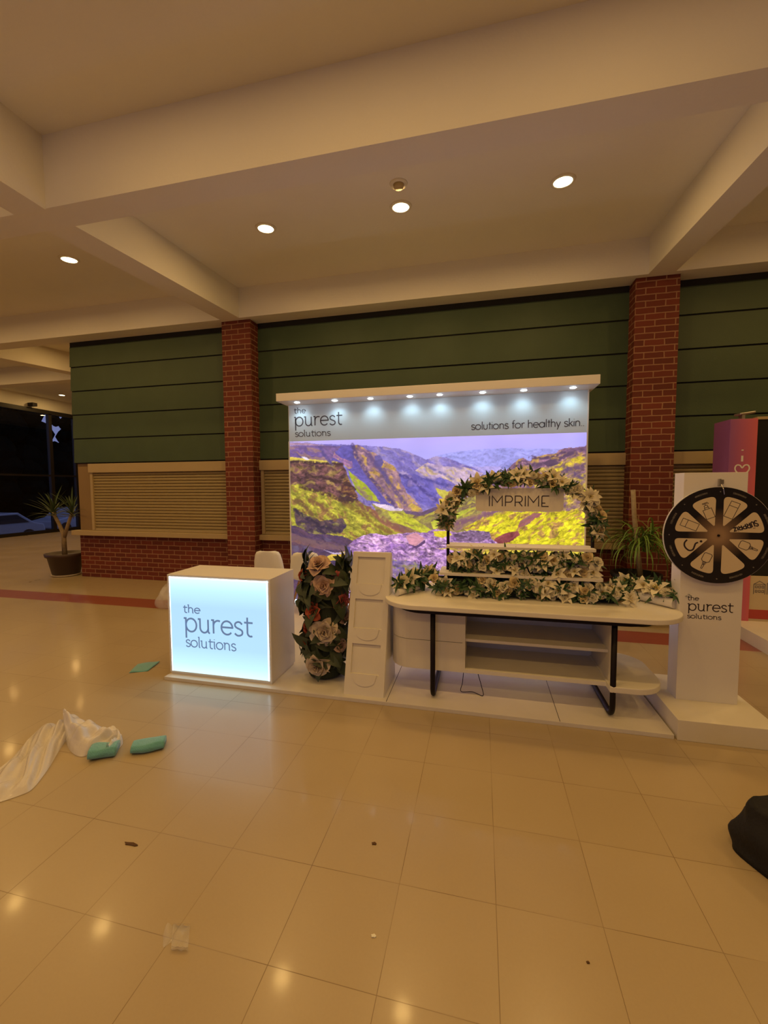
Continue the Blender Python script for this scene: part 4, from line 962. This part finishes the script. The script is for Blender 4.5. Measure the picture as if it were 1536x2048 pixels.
MB().obox((2.91, 5.6, 2.50), (.17, .10, .025), (0, R(-8), R(10))).build('lamp_head', M['metal'], cl, bevel=.008)
MB().box(2.86, 2.89, 5.55, 5.62, 2.4302, 2.49).build('clamp', M['metal'], cl)

# ------------------------------------------------------------------ chairs
def make_chair():
    t = thing('shell_chair', 'x', 'chair')
    prof = [(-.20, .455, .19), (-.17, .445, .205), (-.05, .43, .22), (.08, .43, .225), (.15, .45, .22), (.19, .50, .215), (.215, .58, .205), (.235, .68, .195), (.25, .77, .175), (.256, .81, .15), (.258, .825, .10)]
    m = MB(); nu = 10
    for side in (0, 1):
        base = len(m.v); vs = []
        for (y, z, hw) in prof:
            for i in range(nu+1):
                u = -1+2*i/nu; lift = .045*abs(u)**3; back = z > .5
                off = .011*side
                vs.append((u*hw, y+(-lift if back else 0)+(off if back else 0), z+(0 if back else lift)-(0 if back else off)))
        m.add(vs, [(j*(nu+1)+i, j*(nu+1)+i+1, (j+1)*(nu+1)+i+1, (j+1)*(nu+1)+i) for j in range(len(prof)-1) for i in range(nu)])
    n = len(prof)*(nu+1)
    edge = [i for i in range(nu+1)]+[j*(nu+1)+nu for j in range(1, len(prof))]+[(len(prof)-1)*(nu+1)+i for i in range(nu-1, -1, -1)]+[j*(nu+1) for j in range(len(prof)-2, 0, -1)]
    for a, b in zip(edge, edge[1:]+edge[:1]): m.f.append((a, b, n+b, n+a))
    m.build('seat_shell', M['chairw'], t, smooth=True)
    for sx in (-1, 1):
        for sy in (-1, 1): MB().tube([(sx*.10, .02+sy*.10, .43), (sx*.21, .02+sy*.21, 0)], [.017, .010], 8).build('leg', M['wood'], t)
    MB().tube([(-.12, -.10, .40), (.12, .14, .40)], .006, 6).tube([(.12, -.10, .40), (-.12, .14, .40)], .006, 6).build('brace', M['black'], t)
    return t
ch = make_chair()
spots = [((-2.76, 5.20, 0), 186, 'white moulded chair with wooden legs just behind the lit desk, backrest above it'),
         ((-2.24, 5.17, .03), 192, 'white moulded chair between the desk and the flower pillar, against the lit print'),
         ((-1.43, 4.80, .03), 182, 'white moulded chair mostly hidden behind the board with three recesses'),
         ((1.10, 4.88, 0.03), 155, 'white moulded chair behind the right end of the display table, only a leg showing')]
for i, (p, a, lb) in enumerate(spots):
    o = ch if i == 0 else copy_tree(ch)
    o.location = (p[0], p[1], .0302); o.rotation_euler = (0, 0, R(a)); o['label'] = lb; o['group'] = 'white moulded chairs'

# ------------------------------------------------------------------ plants
def blade(m, base, az, el, L, W, curl, n=7):
    rows = []; p = Vector(base); e = el; d = Vector((math.cos(az), math.sin(az), 0)); s = Vector((-math.sin(az), math.cos(az), 0))
    for i in range(n+1):
        t = i/n; w_ = W*(1-t)**.6*(.5+.5*min(1, t*5))+.0005
        nr = -d*math.sin(e)+Vector((0,0,1))*math.cos(e)
        rows += [p-s*w_+nr*w_*.4, p.copy(), p+s*w_+nr*w_*.4]
        p = p+(d*math.cos(e)+Vector((0,0,1))*math.sin(e))*L/n; e -= curl/n
    m.add(rows, [(i*3+k, i*3+k+1, (i+1)*3+k+1, (i+1)*3+k) for i in range(n) for k in (0, 1)])
px_, py_ = -7.72, 6.40
px_, py_ = -7.86, 6.45
yu = thing('potted_yucca', 'forked yucca in a dark brown pot beside the left wall corner', 'plant', (px_, py_, 0))
MB().lathe([(.20, 0), (.235, .012), (.245, .035), (.20, .03)], (px_, py_, 0), 28).build('saucer', M['saucer'], yu)
MB().lathe([(.20, .02), (.225, .04), (.29, .36), (.325, .38), (.335, .44), (.30, .44), (.28, .40)], (px_, py_, 0), 32).build('pot', M['pot'], yu, smooth=True)
MB().lathe([(.01, .38), (.285, .38), (.285, .385), (.01, .40)], (px_, py_, 0), 24).build('soil', M['core'], yu)
ta, tbb = (px_-.25, py_, 1.22), (px_+.23, py_-.02, 1.22)
MB().tube([(px_-.02, py_, .38), (px_-.02, py_, .80), (px_-.12, py_, 1.0), ta], [.045, .040, .032, .030], 10).tube([(px_-.02, py_, .72), (px_+.08, py_, .95), tbb], [.036, .030, .028], 10).build('trunk', M['trunk'], yu, smooth=True)
rn = random.Random(4)
for nm, c, n in (('leaf_crown', ta, 34), ('leaf_crown', tbb, 36)):
    m = MB()
    for k in range(n):
        if c is tbb and math.cos(k*2.4) > -.1 and math.sin(k*2.4) > -.15: continue
        blade(m, (c[0], c[1], c[2]-.08+.12*k/n), k*2.4, R(5+75*k/n), rn.uniform(.38, .56), .020, R(rn.uniform(10, 55)))
    m.build(nm, M['yleaf'], yu)
qx, qy = 1.87, 5.66
sp_ = thing('potted_dracaena', 'arching green plant with a bare cane in a black planter by the right pillar', 'plant', (qx, qy, 0))
MB().lathe([(.18, 0), (.20, .02), (.26, .56), (.28, .58), (.28, .62), (.25, .62), (.24, .56)], (qx, qy, 0), 32).build('planter', M['potb'], sp_, smooth=True)
MB().lathe([(.01, .54), (.25, .54), (.25, .55), (.01, .56)], (qx, qy, 0), 20).build('soil', M['core'], sp_)
MB().tube([(qx+.05, qy, .58), (qx, qy, 1.0), (qx-.04, qy, 1.35), (qx-.06, qy, 1.64)], [.032, .030, .028, .027], 10).build('cane', M['trunk'], sp_, smooth=True)
m = MB()
for k in range(110):
    blade(m, (qx+.03+rn.uniform(-.10, .14), qy+rn.uniform(-.06, .04), .98+rn.uniform(-.12, .12)), k*2.4, R(rn.uniform(15, 75)), rn.uniform(.40, .66), .012, R(rn.uniform(115, 165)), 9)
m.build('leaf_crown', M['sleaf'], sp_)

# ------------------------------------------------------------------ things on the floor
def cloth_roll(label, c, L, W, H, ang, seed, name='cleaning_cloth'):
    rr = random.Random(seed); m = MB(); nu, nv = 26, 20; ca, sa = math.cos(ang), math.sin(ang)
    ph = [rr.uniform(0, 6) for _ in range(4)]
    for k in range(nv*nu): pass
    vs = []
    for i in range(nu+1):
        u = i/nu
        for j in range(nv):
            a = 2*PI*j/nv; spx = math.copysign(abs(math.cos(a))**.6, math.cos(a)); spz = math.copysign(abs(math.sin(a))**.7, math.sin(a))
            q = .5+.08*math.sin(u*9+ph[0])+.05*math.sin(a*3+u*6+ph[1]); x = (u-.5)*L; y = spx*W*.5*(.92+.08*math.sin(u*7+ph[2])); z = H*.5+spz*H*.5*(.85+.15*math.sin(u*5+ph[3]+a))
            end = 1-.06*(abs(u-.5)*2)**6
            if abs(math.sin(a*1.0+.5)) < .18 and spx < 0: y *= .86
            vs.append((c[0]+(x*ca-y*sa*end), c[1]+(x*sa+y*ca*end), max(.002, z*end)))
    m.add(vs, [(i*nv+j, i*nv+(j+1) % nv, (i+1)*nv+(j+1) % nv, (i+1)*nv+j) for i in range(nu) for j in range(nv)]+[tuple(range(nv))[::-1], tuple(nu*nv+j for j in range(nv))])
    t = m.build(name, M['teal'], smooth=True)
    return tag(t, label, 'cloth', 'green cleaning cloths')
cloth_roll('folded green cleaning cloth lying alone on the floor tiles, right of the film', (-2.085, 2.20, 0), .19, .125, .06, R(30), 1)
cloth_roll('folded dark green cleaning cloth partly under the crumpled white film', (-2.315, 2.085, 0), .15, .13, .07, R(30), 2)
m = MB(); nn = 8
P4 = [(-3.12, 3.10), (-2.98, 3.17), (-3.02, 3.36), (-3.20, 3.28)]
def PF(u, v):
    a = Vector(P4[0]).lerp(Vector(P4[1]), u); b = Vector(P4[3]).lerp(Vector(P4[2]), u); q = a.lerp(b, v); return (q.x, q.y, .005+.012*u*v+.003*math.sin(u*7+v*5))
m.grid(PF, nn, nn)
o = m.build('cleaning_cloth', M['teal'], recalc=False, smooth=True); sm = o.modifiers.new('thickness', 'SOLIDIFY'); sm.thickness = .005
tag(o, 'small flat green cloth on the floor left of the glowing desk', 'cloth', 'green cleaning cloths')

# crumpled film: strips lofted between two outlines given in image pixels
FM = [[-0.00169165915, -1.58773798e-05, 1.64255121], [-0.000391919821, 0.000104642815, -1.21619235], [-4.82295096e-06, -0.00102377789, 1.0]]   # image pixels to metres on the floor, camera projection kept as constants
def fl(px, py, z=0.0):
    q = FM[2][0]*px+FM[2][1]*py+FM[2][2]
    return Vector(((FM[0][0]*px+FM[0][1]*py+FM[0][2])/q, (FM[1][0]*px+FM[1][1]*py+FM[1][2])/q, z))
def loft(name, A, B, h, seed, mt, nu=90, nv=30, crump=.018):
    pa, pb = smooth(A, 8), smooth(B, 8)
    def at_(P, u):
        x = u*(len(P)-1); i = min(int(x), len(P)-2); t = x-i; return Vector((P[i][0]*(1-t)+P[i+1][0]*t, P[i][1]*(1-t)+P[i+1][1]*t))
    rr = np.random.RandomState(seed); ph = rr.uniform(0, 6, 8)
    def P(u, v):
        q = at_(pa, u).lerp(at_(pb, u), v)
        z = .004+h(u)*math.sin(PI*v)**.7+crump*(math.sin(u*19+v*7+ph[0])+.7*math.sin(u*11-v*13+ph[1])+.5*math.sin(u*37+v*23+ph[2]))*math.sin(PI*v)**.5
        p = fl(q.x, q.y, 0); d = Vector((.0, .0)); z = max(.003, z)
        return (p.x, p.y, z)
    return P, nu, nv
wf = thing('plastic_film', 'crumpled length of milky white plastic film lying on the floor at the left', 'plastic film', tuple(fl(120, 1500)))
Pq, a_, b_ = loft('film', [(-20, 1552), (30, 1512), (62, 1474), (95, 1448), (118, 1452), (134, 1448)], [(-20, 1612), (40, 1592), (66, 1578), (96, 1540), (120, 1500), (142, 1470)], lambda u: .03+.05*u, 1, None)
MB().grid(Pq, a_, b_).build('film_sheet', M['film'], wf, smooth=True, recalc=False)
Pq, a_, b_ = loft('film', [(128, 1452), (150, 1446), (178, 1452), (205, 1462), (228, 1474), (246, 1480)], [(128, 1470), (138, 1500), (158, 1514), (180, 1510), (212, 1494), (240, 1492)], lambda u: .09*(1-u)+.05, 2, None)
MB().grid(Pq, a_, b_).build('film_sheet', M['film'], wf, smooth=True, recalc=False)
Pq, a_, b_ = loft('film', [(222, 1470), (240, 1474), (246, 1488), (232, 1504), (226, 1514)], [(216, 1484), (226, 1484), (230, 1496), (214, 1506), (208, 1512)], lambda u: .07, 3, None, 30, 10, .01)
MB().grid(Pq, a_, b_).build('film_end', M['film'], wf, smooth=True, recalc=False)
cp = thing('cellophane_packet', 'small clear cellophane packet lying on the floor in the lower left', 'packet', tuple(fl(358, 1878)))
def PK(u, v):
    q = Vector((346+ (34)*u+ (-4)*v, 1851+2*u+50*v)); z = .004+.016*math.sin(PI*u)*math.sin(PI*v)+.003*math.sin(u*14+v*9)
    p = fl(q.x, q.y); return (p.x, p.y, z)
MB().grid(PK, 16, 20).build('pouch', M['clear'], cp, smooth=True, recalc=False)
m = MB()
for v0, v1 in ((-.02, .05), (.93, 1.0)):
    m.grid(lambda u, v, v0=v0, v1=v1: (lambda p: (p.x, p.y, .008+.008*v+.002*math.sin(u*20)))(fl(346+34*u-4*v0, 1851+2*u+50*(v0+(v1-v0)*v))), 12, 2)
m.build('sealed_edge', M['paper'], cp, recalc=False)
MB().grid(lambda u, v: (lambda p: (p.x, p.y, .004+.035*math.sin(PI*u)*(1-v)))(fl(326+20*u, 1872-14*u+26*v)), 10, 6).build('torn_flap', M['clear'], cp, smooth=True, recalc=False)
wp = thing('plastic_wrap', 'ball of clear plastic wrap on the floor behind the left edge of the glowing desk', 'plastic film', (-4.3, 4.9, 0))
def PW(u, v):
    a = 2*PI*u; e = PI*(v-.5); r = .16*(1+.25*math.sin(a*3+v*9)+.15*math.sin(a*7)); return (-4.26+r*math.cos(e)*math.cos(a), 4.98+r*math.cos(e)*math.sin(a), .15+r*.9*math.sin(e))
MB().grid(PW, 28, 16).build('crumpled_wrap', M['clear'], wp, smooth=True, recalc=False)
for nm, lb, c, px, py, s, mt in (('dry_leaf', 'small dark dry leaf on the floor tiles in the middle of the picture', 'leaf', 748, 1688, .012, M['debris']), ('dry_leaf', 'long thin dry leaf lying on a floor tile below the film', 'leaf', 262, 1689, .03, M['debris']),
                         ('paper_scrap', 'tiny white paper scrap on the floor near the bottom', 'paper scrap', 747, 1873, .010, M['paper']), ('dirt_crumb', 'tiny dark crumb on the floor near the lower right', 'crumb', 1176, 1926, .006, M['debris'])):
    p = fl(px, py); m = MB()
    pts = [(p.x+s*(1.3 if 'long' in lb else 1)*math.cos(2*PI*k/9)*(1+.25*math.sin(k*2.3)), p.y+s*(.25 if 'long' in lb else .6)*math.sin(2*PI*k/9)*(1+.3*math.cos(k*3.1))) for k in range(9)]
    tag(m.prism(pts, .0005, .004).build(nm, mt), lb, c)
# black bag at the right edge
bg = thing('black_bag', 'soft black bag standing on the floor, cut off by the right edge', 'bag', (1.36, 2.16, 0))
def bag_pt(u, v):
    a = 2*PI*u; hx, hy = .235, .165; top = 1-.42*max(0, v-.25)**1.3
    ex = math.copysign(abs(math.cos(a))**.55, math.cos(a)); ey = math.copysign(abs(math.sin(a))**.55, math.sin(a))
    r = 1+.035*math.sin(a*5+v*8)+.03*math.sin(a*3-v*11)
    x, y = ex*hx*top*r, ey*hy*top*r; th = R(-62)
    return (1.375+x*math.cos(th)-y*math.sin(th), 2.07+x*math.sin(th)+y*math.cos(th), .002+.25*v*(1+.03*math.sin(a*4)))
m = MB().grid(bag_pt, 48, 14); top = [14*49+i for i in range(48)]; m.f.append(tuple(top)); m.f.append(tuple(range(48))[::-1])
m.build('bag_body', M['bag'], bg, smooth=True, recalc=False)
MB().tube(smooth([(1.31, 2.10, .22), (1.30, 2.11, .262), (1.34, 2.06, .27), (1.41, 1.98, .265), (1.44, 1.97, .22)], 6), .014, 8).build('handle', M['bag'], bg, smooth=True)
MB().tube(smooth([(1.27, 2.19, .18), (1.26, 2.14, .19), (1.28, 2.04, .195), (1.32, 1.97, .19)], 6), .008, 6).build('piping', M['bag'], bg, smooth=True)
